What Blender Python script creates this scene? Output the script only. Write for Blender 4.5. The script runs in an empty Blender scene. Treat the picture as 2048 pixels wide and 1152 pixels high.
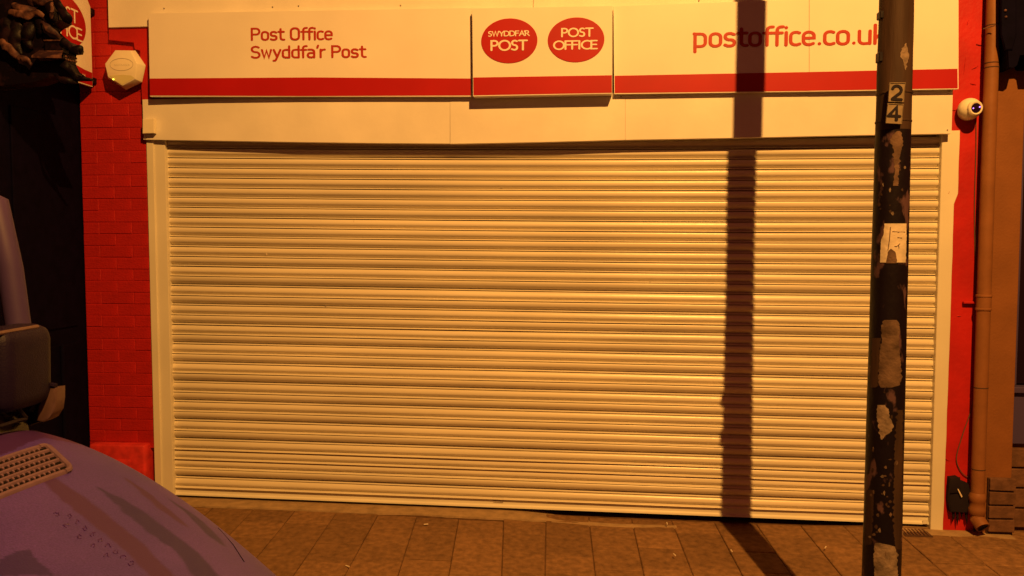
import bpy, bmesh, math, random
from mathutils import Vector, Matrix, noise
random.seed(7)
S = bpy.context.scene
R = math.radians

# ------------------------------------------------------------------ camera
F = 1600.0                                   # focal length in pixels of the 2048 wide photograph
CAM = Vector((0.0, -5.25, 1.72)); YAW = R(5.0); PIT = R(3.2)
cd = bpy.data.cameras.new('camera'); cam = bpy.data.objects.new('camera', cd)
S.collection.objects.link(cam); S.camera = cam
cd.sensor_width = 36; cd.lens = 36 * F / 2048; cd.clip_start = 0.05; cd.clip_end = 400
cam.location = CAM; cam.rotation_euler = (math.pi / 2 - PIT, 0, YAW)

# ------------------------------------------------------------------ night sky
w = bpy.data.worlds.new('World'); S.world = w; w.use_nodes = True
nt = w.node_tree; nt.nodes.clear()
sky = nt.nodes.new('ShaderNodeTexSky'); sky.sky_type = 'NISHITA'; sky.sun_disc = False
sky.sun_elevation = R(-4); sky.sun_rotation = R(200)
glow = nt.nodes.new('ShaderNodeMix'); glow.data_type = 'RGBA'; glow.blend_type = 'ADD'
glow.inputs[0].default_value = 1.0
glow.inputs[7].default_value = (1.0, 0.13, 0.05, 1)    # town sky lit from below by sodium lamps
nt.links.new(sky.outputs[0], glow.inputs[6])
bg = nt.nodes.new('ShaderNodeBackground'); bg.inputs[1].default_value = 0.12
nt.links.new(glow.outputs[2], bg.inputs[0])
ow = nt.nodes.new('ShaderNodeOutputWorld'); nt.links.new(bg.outputs[0], ow.inputs[0])

# ------------------------------------------------------------------ the sodium street lamp across the pavement
ld = bpy.data.lights.new('sodium_lamp_light', 'SPOT'); ld.energy = 4300
ld.spot_size = R(124); ld.spot_blend = 1.0      # lantern optic throws the light towards the shop front
ld.color = (1.0, 0.442, 0.088); ld.shadow_soft_size = 0.03
lo = bpy.data.objects.new('sodium_lamp_light', ld); S.collection.objects.link(lo)
lo.location = (1.87, -6.1, 7.2)
lo.rotation_euler = (Vector((1.4, 0, 1.5)) - Vector(lo.location)).to_track_quat('-Z', 'Y').to_euler()
S.view_settings.view_transform = 'Standard'; S.view_settings.look = 'None'
S.view_settings.exposure = 0; S.view_settings.gamma = 1
S.view_settings.use_curve_mapping = False

# ------------------------------------------------------------------ geometry of the view: a photograph point on a plane of the place
fw = Vector((-math.sin(YAW) * math.cos(PIT), math.cos(YAW) * math.cos(PIT), -math.sin(PIT)))
rt = Vector((math.cos(YAW), math.sin(YAW), 0)); up = rt.cross(fw)
def ray(px, py): return fw + rt * ((px - 1024) / F) - up * ((py - 576) / F)
def atY(px, py, Y=0.0):
    d = ray(px, py); return CAM + d * ((Y - CAM.y) / d.y)
def atX(px, py, X):
    d = ray(px, py); return CAM + d * ((X - CAM.x) / d.x)
def sstep(a, b, x): t = max(0, min(1, (x - a) / (b - a))); return t * t * (3 - 2 * t)
def base_z(x): return -0.088 - 0.0108 * x - .020 * sstep(-.55, .0, x) * (1 - sstep(1.4, 2.0, x))   # the paving dips in front of the shutter
def ground_z(x, y): return base_z(x) + 0.04 * y
def atG(px, py):
    d = ray(px, py)          # CAM.z + k dz = -0.052 - .0135 (k dx) + .04 (CAM.y + k dy)
    k = (-0.088 + 0.04 * CAM.y - CAM.z) / (d.z + 0.0108 * d.x - 0.04 * d.y)
    return CAM + d * k

# ------------------------------------------------------------------ materials
def mat(name, col, rough=0.6, spec=0.3, var=0.0, vscale=6.0, bump=0.0, bscale=40.0, metal=0.0, col2=None,
        lo_=0.45, hi_=0.62, detail=6.0, rnd=0.0, stretch=None, emit=None, estr=0.0, coat=0.0):
    m = bpy.data.materials.new(name); m.use_nodes = True
    t = m.node_tree; b = t.nodes['Principled BSDF']
    b.inputs['Roughness'].default_value = rough; b.inputs['Specular IOR Level'].default_value = spec
    b.inputs['Metallic'].default_value = metal; b.inputs['Base Color'].default_value = (*col, 1)
    if coat: b.inputs['Coat Weight'].default_value = coat; b.inputs['Coat Roughness'].default_value = .22
    tc = t.nodes.new('ShaderNodeTexCoord'); src = tc.outputs['Object']
    if stretch:
        mp = t.nodes.new('ShaderNodeMapping'); mp.inputs['Scale'].default_value = stretch
        t.links.new(src, mp.inputs[0]); src = mp.outputs[0]
    cur = None
    if var or col2:
        n = t.nodes.new('ShaderNodeTexNoise'); n.inputs['Scale'].default_value = vscale
        n.inputs['Detail'].default_value = detail; t.links.new(src, n.inputs['Vector'])
        r = t.nodes.new('ShaderNodeValToRGB'); r.color_ramp.elements[0].position = lo_; r.color_ramp.elements[1].position = hi_
        if col2: a, c = col, col2
        else:
            a = tuple(v * (1 - var) for v in col); c = tuple(min(1, v * (1 + var * .6)) for v in col)
            r.color_ramp.elements[0].position = .3; r.color_ramp.elements[1].position = .7
        r.color_ramp.elements[0].color = (*a, 1); r.color_ramp.elements[1].color = (*c, 1)
        t.links.new(n.outputs[0], r.inputs[0]); cur = r.outputs[0]
    if rnd:
        oi = t.nodes.new('ShaderNodeObjectInfo'); hs = t.nodes.new('ShaderNodeHueSaturation')
        mr = t.nodes.new('ShaderNodeMapRange'); mr.inputs[3].default_value = 1 - rnd; mr.inputs[4].default_value = 1 + rnd
        t.links.new(oi.outputs['Random'], mr.inputs[0]); t.links.new(mr.outputs[0], hs.inputs['Value'])
        if cur: t.links.new(cur, hs.inputs['Color'])
        else: hs.inputs['Color'].default_value = (*col, 1)
        cur = hs.outputs[0]
    if cur: t.links.new(cur, b.inputs['Base Color'])
    if bump:
        n2 = t.nodes.new('ShaderNodeTexNoise'); n2.inputs['Scale'].default_value = bscale; n2.inputs['Detail'].default_value = 5
        t.links.new(src, n2.inputs['Vector'])
        bp = t.nodes.new('ShaderNodeBump'); bp.inputs['Strength'].default_value = bump; bp.inputs['Distance'].default_value = .004
        t.links.new(n2.outputs[0], bp.inputs['Height']); t.links.new(bp.outputs[0], b.inputs['Normal'])
    if emit:
        b.inputs['Emission Color'].default_value = (*emit, 1); b.inputs['Emission Strength'].default_value = estr
    return m
M = {
 'red': mat('red masonry paint', (.44, .013, .013), .55, .3, .3, 3.5, .9, 90, rnd=.05),
 'red_smooth': mat('red painted render', (.44, .014, .014), .5, .3, .22, 4, .55, 35),
 'redprint': mat('red vinyl', (.40, .008, .010), .4, .35, .10, 3),
 'sign': mat('cream sign panel', (.80, .78, .74), .4, .35, .06, 2.2),
 'fascia': mat('white painted fascia', (.78, .76, .70), .45, .35, .10, 2.5, .15, 30),
 'cream': mat('white coated steel', (.72, .70, .60), .42, .4, .08, 2),
 'slat': mat('white coated shutter slat', (.71, .66, .53), .32, .6, .10, 2.0, .12, 60, stretch=(.5, 1, 2), rnd=.05),
 'slot': mat('dirty steel seam', (.16, .13, .11), .6),
 'grubby': mat('grubby label', (.42, .38, .33), .6, .3, .5, 60),
 'print': mat('cream vinyl', (.80, .74, .70), .4),
 'text': mat('brick red vinyl lettering', (.42, .035, .02), .45),
 'plastic': mat('white plastic housing', (.80, .76, .62), .35, .45, .08, 6),
 'plastic_shade': mat('smoked strobe lens', (.62, .60, .34), .3, .5),
 'grey': mat('grey moulded line', (.45, .42, .36), .5),
 'led': mat('yellow green led', (.8, .8, .1), .4, emit=(.9, .85, .08), estr=3),
 'violet': mat('violet infrared led', (.3, .1, .8), .4, emit=(.45, .22, 1.0), estr=2.2),
 'dark_lens': mat('dark camera lens', (.015, .005, .03), .1, .6),
 'black': mat('black gloss shopfront paint', (.003, .002, .012), .75, .05, .4, 12, .3, 30),
 'blackiron': mat('black worn paint on carved bracket', (.004, .002, .006), .5, .2, bump=.6, bscale=45, col2=(.03, .012, .022), lo_=.52, hi_=.75, vscale=14),
 'worn': mat('worn brown paint on carving', (.03, .012, .02), .6, .3, col2=(.26, .12, .09), lo_=.42, hi_=.70, vscale=16, bump=.6, bscale=50),
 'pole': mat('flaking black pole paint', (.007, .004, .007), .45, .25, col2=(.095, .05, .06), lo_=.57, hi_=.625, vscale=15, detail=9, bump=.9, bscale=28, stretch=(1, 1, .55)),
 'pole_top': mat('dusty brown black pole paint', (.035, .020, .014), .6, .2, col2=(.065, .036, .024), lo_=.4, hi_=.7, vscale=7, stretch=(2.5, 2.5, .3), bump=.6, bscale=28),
 'poster': mat('torn pale paper', (.60, .52, .42), .8, .1, .25, 18, .6, 50),
 'paste': mat('old paper and paste residue', (.135, .085, .062), .85, .1, .55, 16, 1.0, 60),
 'paste2': mat('scuffed grey residue', (.23, .17, .13), .85, .1, .5, 22, 1.0, 60),
 'ink': mat('faded ink', (.12, .07, .05), .7),
 'plate': mat('weathered grey number plate', (.24, .19, .13), .5, .3, .3, 25),
 'orange': mat('tan masonry paint', (.22, .088, .03), .7, .2, .14, 5, .5, 80),
 'orange_pipe': mat('tan painted cast iron', (.24, .10, .038), .5, .22, .15, 8, .3, 40),
 'stone': mat('grimy tan block', (.135, .07, .045), .85, .15, .3, 18, 1, 50, rnd=.12),
 'joint': mat('dark mortar joint', (.07, .04, .03), .9, .1),
 'slab': mat('worn concrete paving slab', (.205, .115, .055), .82, .2, .34, 26, 1.2, 90, rnd=.15),
 'bed': mat('dirty sand joint', (.12, .066, .036), .95, .1, .4, 20, .8, 80),
 'mortar': mat('smeared mortar', (.34, .24, .14), .9, .15, .25, 14, 1, 45),
 'asphalt': mat('asphalt', (.05, .045, .045), .9, .2, .3, 60, 1, 200),
 'kerb': mat('granite kerb', (.22, .2, .19), .8, .2, .2, 30, .6, 80),
 'bonnet': mat('dusty blue grey car paint', (.055, .034, .13), .55, .3, col2=(.085, .05, .17), lo_=.3, hi_=.7, vscale=2.6, bump=.1, bscale=180),
 'clean': mat('wiped darker car paint', (.022, .012, .20), .45, .45, .15, 6),  # darker colour for reflections painted on the bonnet
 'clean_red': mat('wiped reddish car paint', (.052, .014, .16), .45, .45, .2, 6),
 'ventplastic': mat('dusty grey vent plastic', (.155, .095, .16), .6, .3, .15, 20),
 'void': mat('dark opening', (.01, .008, .008), .9, .05),
 'rubber': mat('black rubber', (.012, .008, .014), .7, .2),
 'housing': mat('black grained mirror plastic', (.010, .005, .028), .5, .25, .15, 20, .4, 200),
 'glass': mat('dark windscreen glass', (.012, .006, .014), .12, .5),
 'lampglass': mat('clear lamp glass', (.12, .07, .07), .3, .5, .2, 20),
 'steel': mat('dull steel', (.3, .3, .3), .4, .5, metal=1),
 'blue': mat('blue grey frame paint', (.06, .045, .13), .5),
 'litter': mat('pale litter', (.7, .62, .5), .8),
 'rustred': mat('red painted overspill', (.55, .03, .03), .6, .3, .3, 15, .6, 40),
}

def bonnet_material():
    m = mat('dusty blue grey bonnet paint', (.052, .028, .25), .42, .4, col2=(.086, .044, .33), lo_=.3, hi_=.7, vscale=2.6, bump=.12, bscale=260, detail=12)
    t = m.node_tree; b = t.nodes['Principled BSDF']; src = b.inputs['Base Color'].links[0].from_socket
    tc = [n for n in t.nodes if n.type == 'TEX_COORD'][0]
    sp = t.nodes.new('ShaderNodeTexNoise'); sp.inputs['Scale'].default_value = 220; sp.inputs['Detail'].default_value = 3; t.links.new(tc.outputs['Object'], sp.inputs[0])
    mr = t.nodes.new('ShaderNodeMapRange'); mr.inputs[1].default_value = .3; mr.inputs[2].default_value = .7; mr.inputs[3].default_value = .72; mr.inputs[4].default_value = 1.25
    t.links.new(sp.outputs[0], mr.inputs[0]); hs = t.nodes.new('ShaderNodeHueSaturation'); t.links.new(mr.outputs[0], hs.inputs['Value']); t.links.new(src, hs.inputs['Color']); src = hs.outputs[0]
    for nm, c in (('wipe_red', (.048, .014, .10)), ('wipe', (.018, .011, .115))):  # bonnet reflections painted in as reddish and dark tints
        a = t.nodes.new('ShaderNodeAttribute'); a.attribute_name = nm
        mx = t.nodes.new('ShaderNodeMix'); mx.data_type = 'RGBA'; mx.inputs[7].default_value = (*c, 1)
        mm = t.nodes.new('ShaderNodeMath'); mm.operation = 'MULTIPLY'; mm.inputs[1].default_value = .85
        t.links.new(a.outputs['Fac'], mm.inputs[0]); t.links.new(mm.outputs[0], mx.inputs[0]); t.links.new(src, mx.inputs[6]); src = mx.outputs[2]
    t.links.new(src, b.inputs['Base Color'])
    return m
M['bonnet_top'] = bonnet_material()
# ------------------------------------------------------------------ building helpers
COL = S.collection
def thing(name, label, cat, loc=(0, 0, 0), group=None, kind=None):
    o = bpy.data.objects.new(name, None); COL.objects.link(o); o.location = loc
    o.empty_display_size = .1
    tag(o, label, cat, group, kind); return o
def tag(o, label=None, cat=None, group=None, kind=None):
    if label: o['label'] = label
    if cat: o['category'] = cat
    if group: o['group'] = group
    if kind: o['kind'] = kind
    return o
def wloc(o):
    v = Vector((0, 0, 0))
    while o: v += o.location; o = o.parent
    return v
def obj(name, bm, m, parent=None, smooth=False, label=None):
    """bmesh in world coordinates -> one mesh object, origin at its parent's base"""
    me = bpy.data.meshes.new(name)
    off = wloc(parent) if parent else Vector((0, 0, 0))
    bmesh.ops.translate(bm, verts=bm.verts, vec=-off)
    bmesh.ops.recalc_face_normals(bm, faces=bm.faces)
    bm.to_mesh(me); bm.free()
    ms = m if isinstance(m, (list, tuple)) else [m]
    for k in ms: me.materials.append(M[k])
    if smooth:
        me.polygons.foreach_set('use_smooth', [True] * len(me.polygons))
        try: me.set_sharp_from_angle(angle=R(38))
        except Exception: pass
    o = bpy.data.objects.new(name, me); COL.objects.link(o)
    if parent: o.parent = parent
    if label: o['label'] = label
    return o
def inst(src, parent, loc, rotz=0, scale=None):
    o = src.copy(); COL.objects.link(o); o.parent = parent; o.location = loc; o.rotation_euler = (0, 0, rotz)
    if scale: o.scale = scale
    return o
def NB(): return bmesh.new()
def box(bm, x0, x1, y0, y1, z0, z1, bev=0.0, seg=1):
    vs = [bm.verts.new(p) for p in ((x0,y0,z0),(x1,y0,z0),(x1,y1,z0),(x0,y1,z0),(x0,y0,z1),(x1,y0,z1),(x1,y1,z1),(x0,y1,z1))]
    fs = [bm.faces.new([vs[i] for i in f]) for f in ((0,3,2,1),(4,5,6,7),(0,1,5,4),(1,2,6,5),(2,3,7,6),(3,0,4,7))]
    if bev:
        es = list({e for f in fs for e in f.edges})
        bmesh.ops.bevel(bm, geom=es, offset=bev, segments=seg, affect='EDGES', profile=.5)
    return bm
def prism(bm, pts, vec, bev=0.0, seg=1):
    """closed polygon (world points) pushed along vec"""
    a = [bm.verts.new(p) for p in pts]; b = [bm.verts.new(Vector(p) + Vector(vec)) for p in pts]
    n = len(pts); fs = [bm.faces.new(a), bm.faces.new(b[::-1])]
    for i in range(n): fs.append(bm.faces.new((a[i], b[i], b[(i+1) % n], a[(i+1) % n])))
    if bev:
        bmesh.ops.bevel(bm, geom=list(fs[0].edges), offset=bev, segments=seg, affect='EDGES', profile=.5)
    return bm
def pxprism(bm, pts, Y, depth, bev=0.0, seg=1):
    """outline read off the photograph, standing on the plane y = Y, pushed back by depth"""
    return prism(bm, [atY(x, y, Y) for x, y in pts], (0, depth, 0), bev, seg)
def tube(bm, pts, r, n=10, caps=True):
    pts = [Vector(p) for p in pts]; rings = []
    rr = r if isinstance(r, (list, tuple)) else [r] * len(pts)
    for i, p in enumerate(pts):
        d = (pts[min(i+1, len(pts)-1)] - pts[max(i-1, 0)]).normalized()
        a = Vector((0, 0, 1)) if abs(d.z) < .9 else Vector((1, 0, 0))
        u = d.cross(a).normalized(); v = d.cross(u)
        rings.append([bm.verts.new(p + (u * math.cos(2*math.pi*k/n) + v * math.sin(2*math.pi*k/n)) * rr[i]) for k in range(n)])
    for i in range(len(rings) - 1):
        for k in range(n): bm.faces.new((rings[i][k], rings[i][(k+1) % n], rings[i+1][(k+1) % n], rings[i+1][k]))
    if caps: bm.faces.new(rings[0]); bm.faces.new(rings[-1][::-1])
    return bm
def grid(bm, rows, closed=False):
    vs = [[bm.verts.new(p) for p in r] for r in rows]
    for i in range(len(vs) - 1):
        for j in range(len(vs[i]) - 1):
            bm.faces.new((vs[i][j], vs[i][j+1], vs[i+1][j+1], vs[i+1][j]))
    return vs
def lathe(bm, prof, c, axis='y', n=32, sx=1, sz=1):
    """prof: list of (radius, offset along axis)"""
    rings = []
    for r, h in prof:
        ring = []
        for k in range(n):
            a = 2 * math.pi * k / n; u, v = math.cos(a) * r * sx, math.sin(a) * r * sz
            p = {'y': (u, h, v), 'z': (u, v, h), 'x': (h, u, v)}[axis]
            ring.append(bm.verts.new(Vector(c) + Vector(p)))
        rings.append(ring)
    for i in range(len(rings) - 1):
        for k in range(n): bm.faces.new((rings[i][k], rings[i][(k+1) % n], rings[i+1][(k+1) % n], rings[i+1][k]))
    bm.faces.new(rings[0]); bm.faces.new(rings[-1][::-1])
    return bm
def disc(bm, c, rx, rz, th, n=56, toX=None):
    a = [(c[0] + math.cos(2*math.pi*k/n)*rx, c[1], c[2] + math.sin(2*math.pi*k/n)*rz) for k in range(n)]
    return prism(bm, a, (0, th, 0))

# ------------------------------------------------------------------ stroke lettering
def arc(cx, cy, rx, ry, a0, a1, n=8):
    return [(cx + rx * math.cos(R(a0 + (a1 - a0) * i / n)), cy + ry * math.sin(R(a0 + (a1 - a0) * i / n))) for i in range(n + 1)]
def rr(x0, y0, x1, y1, r):      # rounded rectangle, closed
    return (arc(x1-r, y1-r, r, r, 0, 90, 5) + arc(x0+r, y1-r, r, r, 90, 180, 5) + arc(x0+r, y0+r, r, r, 180, 270, 5)
            + arc(x1-r, y0+r, r, r, 270, 360, 5) + [(x1, y1-r)])
XH = .70
G = {   # rounded lettering: (advance, strokes); capital height 1
 'P': (.74, [[(0, 0), (0, 1)] + [(.32, 1)] + arc(.32, .74, .24, .26, 90, -90) + [(0, .48)]]),
 'O': (.80, [rr(0, 0, .58, 1, .26)]),
 'o': (.66, [rr(0, 0, .46, XH, .21)]),
 's': (.62, [arc(.20, XH-.18, .20, .18, 20, 90, 3)[::1] and [(.40, XH-.06), (.26, XH)] + arc(.17, XH-.175, .17, .175, 90, 270, 6) + arc(.25, .175, .17, .175, 90, -90, 6) + [(.12, 0), (.0, .06)]]),
 't': (.48, [[(.10, .94), (.10, .2)] + arc(.28, .2, .18, .2, 180, 270, 5) + [(.36, .01)], [(-.05, XH), (.34, XH)]]),
 'f': (.44, [[(.10, 0), (.10, .80)] + arc(.28, .82, .18, .2, 180, 90, 5) + [(.36, 1.02)], [(-.05, XH-.02), (.32, XH-.02)]]),
 'i': (.26, [[(.06, 0), (.06, XH)], [(.06, .95), (.06, .975)]]),
 'c': (.56, [[(.38, XH-.04), (.28, XH)] + arc(.21, XH-.21, .21, .21, 90, 180, 5) + arc(.21, .21, .21, .21, 180, 270, 5) + [(.28, 0), (.40, .05)]]),
 'e': (.65, [[(.0, .36), (.46, .36), (.46, XH-.22)] + arc(.23, XH-.22, .23, .22, 0, 180, 10) + arc(.22, .22, .22, .22, 180, 270, 6) + [(.30, 0), (.43, .06)]]),
 'S': (.74, [[(.50, .92), (.38, .99), (.30, 1)] + arc(.27, .755, .27, .245, 90, 265, 8) + arc(.28, .25, .28, .26, 80, -90, 8) + [(.14, 0), (.0, .09)]]),
 'w': (.86, [[(0, XH), (.16, .0), (.33, XH-.06), (.50, 0), (.66, XH)]]),
 'y': (.66, [[(0, XH), (.24, .04)], [(.48, XH), (.24, .04), (.15, -.2), (.08, -.28), (-.02, -.28)]]),
 'd': (.68, [[(.46, 1.02), (.46, 0)], [(.46, XH), (.2, XH)] + arc(.21, XH-.21, .21, .21, 90, 180, 5) + arc(.21, .21, .21, .21, 180, 270, 5) + [(.46, 0)]]),
 'a': (.66, [[(.05, XH), (.24, XH)] + arc(.24, XH-.2, .22, .2, 90, 0, 5) + [(.46, 0)], [(.46, .40), (.18, .40)] + arc(.18, .2, .18, .2, 90, 270, 8) + [(.3, 0), (.46, .08)]]),
 "'": (.26, [[(.08, 1.06), (.02, .86)]]),
 'r': (.46, [[(0, 0), (0, XH)], [(0, XH-.2), (.12, XH-.03), (.30, XH)]]),
 'u': (.68, [[(0, XH), (0, .22)] + arc(.2, .2, .2, .2, 180, 270, 5) + [(.44, .02)], [(.46, XH), (.46, 0)]]),
 'k': (.62, [[(0, 0), (0, 1.02)], [(.40, XH), (.02, .30)], [(.14, .42), (.44, 0)]]),
 'p': (.68, [[(0, -.30), (0, XH), (-.04, XH + .02)], [(0, XH), (.26, XH)] + arc(.25, XH-.21, .21, .21, 90, 0, 5) + arc(.25, .21, .21, .21, 0, -90, 5) + [(0, 0)]]),
 '.': (.28, [[(.05, .03), (.05, .05)]]),
 ' ': (.38, []),
}
C_ = {  # humanist capitals for the ovals
 'S': (.62, [[(.44, .93), (.30, 1.0)] + arc(.25, .76, .21, .24, 90, 255, 7) + arc(.24, .26, .23, .26, 70, -100, 8) + [(.02, .08)]]),
 'W': (1.14, [[(0, 1), (.26, 0), (.50, 1), (.76, 0), (1.0, 1)]]),
 'Y': (.78, [[(0, 1), (.34, .48), (.68, 1)], [(.34, .48), (.34, 0)]]),
 'D': (.90, [[(0, 0), (0, 1), (.28, 1)] + arc(.28, .5, .46, .5, 90, -90, 14) + [(0, 0)]]),
 'F': (.62, [[(0, 0), (0, 1), (.5, 1)], [(0, .54), (.44, .54)]]),
 'A': (.78, [[(0, 0), (.38, 1), (.76, 0)], [(.15, .35), (.61, .35)]]),
 "'": (.16, [[(.05, 1.03), (.02, .80)]]),
 'R': (.72, [[(0, 0), (0, 1), (.24, 1)] + arc(.24, .74, .26, .26, 90, -90, 10) + [(0, .48)], [(.22, .48), (.62, 0)]]),
 'P': (.66, [[(0, 0), (0, 1), (.24, 1)] + arc(.24, .74, .28, .27, 90, -90, 10) + [(0, .47)]]),
 'O': (1.06, [arc(.46, .5, .46, .51, 0, 360, 28)]),
 'T': (.74, [[(0, 1), (.68, 1)], [(.34, 1), (.34, 0)]]),
 'I': (.26, [[(0.04, 0), (.04, 1)]]),
 'C': (.88, [arc(.50, .5, .50, .51, 48, 312, 20)]),
 'E': (.62, [[(.5, 1), (0, 1), (0, 0), (.52, 0)], [(0, .52), (.46, .52)]]),
 'M': (1.0, [[(0, 0), (.12, 1), (.45, .2), (.78, 1), (.9, 0)]]),
}
DG = {
 '2': (.7, [arc(.28, .70, .28, .30, 165, -15, 10) + [(.50, .50), (0, .02)], [(0, .0), (.58, .0)]]),
 '4': (.7, [[(.44, 0), (.44, 1), (0, .30), (.62, .30)]]),
}
def text_width(s, font): return sum(font[c][0] for c in s)
def text_strokes(s, font):
    x = 0; out = []
    for ch in s:
        adv, st = font[ch]
        for k in st: out.append([(x + a, b) for a, b in k])
        x += adv
    return out
def ribbon(bm, pts, w, mapf, th, layer):
    """one stroke with round ends as a thin raised solid; mapf(u, v, h) gives the world point"""
    ps = [Vector(p) for p in pts]
    q = [ps[0]]
    for p in ps[1:]:
        if (p - q[-1]).length > 1e-4: q.append(p)
    ps = q
    if len(ps) < 2: return
    L = []; Rr = []
    for i, p in enumerate(ps):
        a = (p - ps[i-1]).normalized() if i else (ps[1] - ps[0]).normalized()
        b = (ps[i+1] - p).normalized() if i < len(ps) - 1 else a
        n1 = Vector((-a.y, a.x)); n2 = Vector((-b.y, b.x)); n = (n1 + n2)
        n = n.normalized() if n.length > .05 else n1
        k = 1 / max(.45, n.dot(n1))
        L.append(p + n * w/2 * k); Rr.append(p - n * w/2 * k)
    d0 = (ps[0] - ps[1]).normalized(); d1 = (ps[-1] - ps[-2]).normalized()
    top = [[bm.verts.new(mapf(l.x, l.y, layer + th + 2e-4 * i / len(L))), bm.verts.new(mapf(r.x, r.y, layer + th + 2e-4 * i / len(L)))] for i, (l, r) in enumerate(zip(L, Rr))]
    for i in range(len(top) - 1): bm.faces.new((top[i][0], top[i][1], top[i+1][1], top[i+1][0]))
    for c, d, e in ((ps[0], d0, top[0]), (ps[-1], d1, top[-1])):
        s = Vector((-d.y, d.x)); cap = [c + s*w/2*math.cos(t) + d*w/2*math.sin(t) for t in (math.pi*.2, math.pi*.4, math.pi*.6, math.pi*.8)]
        vs = [bm.verts.new(mapf(v.x, v.y, layer + th - (6e-5 if e is top[0] else -2.6e-4))) for v in cap]
        A, B = e[0], e[1]
        if (Vector((L[0] if c == ps[0] else L[-1])) - (c + s*w/2)).length > w*.6: A, B = B, A
        try: bm.faces.new([A] + vs + [B])
        except ValueError: pass
def lettering(name, s, font, mapf, w, m, parent, mirror=False):
    bm = NB()
    for i, st in enumerate(text_strokes(s, font)): ribbon(bm, st, w, mapf, .0012, (i % 6) * .00025)
    me_fix(bm)
    return obj(name, bm, m, parent)
def me_fix(bm): pass
def wallmap(px0, py0, px1, py1, cap_px, s, font, Y):
    """baseline from (px0,py0) to (px1,py1) on the plane y = Y; cap height in photograph pixels"""
    a = atY(px0, py0, Y); b = atY(px1, py1, Y); W = text_width(s, font) - .14
    dx = (b - a) / W; h = (atY(px0, py0 - cap_px, Y).z - atY(px0, py0, Y).z)
    return lambda u, v, t: Vector((a.x + dx.x * u, Y - t, a.z + dx.z * u + h * v))

# ================================================================== SETTING
bm = NB(); rows = []
for x in (-60, -12, -6, -3, -1, 1, 3, 6, 12, 60):
    rows.append([(x, y, ground_z(max(-8, min(8, x)), -2.4) - .12 - .006 * abs(y + 2.4)) for y in (-2.38, -4, -7, -12, -60)])
grid(bm, rows); tag(obj('road', bm, 'asphalt'), kind='structure')
bm = NB(); grid(bm, [[(x, y, ground_z(max(-8, min(8, x)), y) - .0085) for y in (.30, 0, -.6, -1.2, -2.26)] for x in [-60, -12, -6] + [-3 + .1 * q for q in range(61)] + [6, 12, 60]])
pave = tag(obj('pavement', bm, 'bed'), kind='structure')
bm = NB()
for k in range(-9, 9):
    x0, x1 = k * .915, k * .915 + .905; z = ground_z((x0+x1)/2, -2.3)
    box(bm, x0, x1, -2.40, -2.262, z - .35, z + .003, .008)
tag(obj('kerb', bm, 'kerb'), kind='structure')

# paving slabs: joints running out from the shop front
J = [((757,1027),(692,1145)), ((835,1027),(795,1152)), ((921,1016),(898,1146)), ((1007,1039),(1003,1150)), ((1092,1027),(1090,1138)), ((1178,1035),(1189,1130)),
     ((1265,1041),(1289,1147)), ((1350,1052),(1388,1147)), ((1436,1052),(1487,1147)), ((1520,1052),(1588,1150)), ((1604,1048),(1689,1151)), ((1690,1052),(1790,1152))]
lines = []
for a, b in J:
    A = atG(*a); B = atG(*b); k = (B.x - A.x) / (B.y - A.y); lines.append((A.x - k * A.y, k))      # x at y=0, slope
kav = sum(l[1] for l in lines) / len(lines)
lft = lines[0]; n = 1
left = [(lft[0] - .285 * i, lft[1] * (1 + .04 * i)) for i in range(14, 0, -1)]
right = [(lines[-1][0] + .30 * i, lines[-1][1]) for i in range(1, 10)]
lines = left + lines + right
for i in range(len(lines) - 1):
    (xa, ka), (xb, kb) = lines[i], lines[i+1]
    y = -.11 - random.random() * .05 if (xa < -.30) else .03
    off = random.choice((.12, .20, .28, .285)); first = True
    while y > -2.24:
        d = off if first else random.choice((.25, .25, .25, .285, .25, .50)); first = False
        y1 = max(y - d, -2.255)
        if y - y1 < .05: break
        g = .0022
        p = [(xa + ka*y + g, y - g), (xb + kb*y - g, y - g), (xb + kb*y1 - g, y1 + g), (xa + ka*y1 + g, y1 + g)]
        cx = sum(q[0] for q in p) / 4; cy = sum(q[1] for q in p) / 4
        tz = random.uniform(-.0018, .0018); t1 = random.uniform(-.004, .004); t2 = random.uniform(-.004, .004)
        bm = NB(); top = []; mid = []; bot = []
        zf = lambda X, Y: ground_z(X, Y) + tz + t1 * (X - cx) + t2 * (Y - cy)
        for X, Y in p:
            ix, iy = X + (cx - X) * .03, Y + (cy - Y) * .03
            top.append(bm.verts.new((ix, iy, zf(ix, iy)))); mid.append(bm.verts.new((X, Y, zf(X, Y) - .004))); bot.append(bm.verts.new((X, Y, zf(X, Y) - .03)))
        bm.faces.new(top)
        for k in range(4):
            bm.faces.new((top[k], top[(k+1) % 4], mid[(k+1) % 4], mid[k])); bm.faces.new((mid[k], mid[(k+1) % 4], bot[(k+1) % 4], bot[k]))
        o = obj('paving_slab', bm, 'slab', pave)
        y = y1
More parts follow.
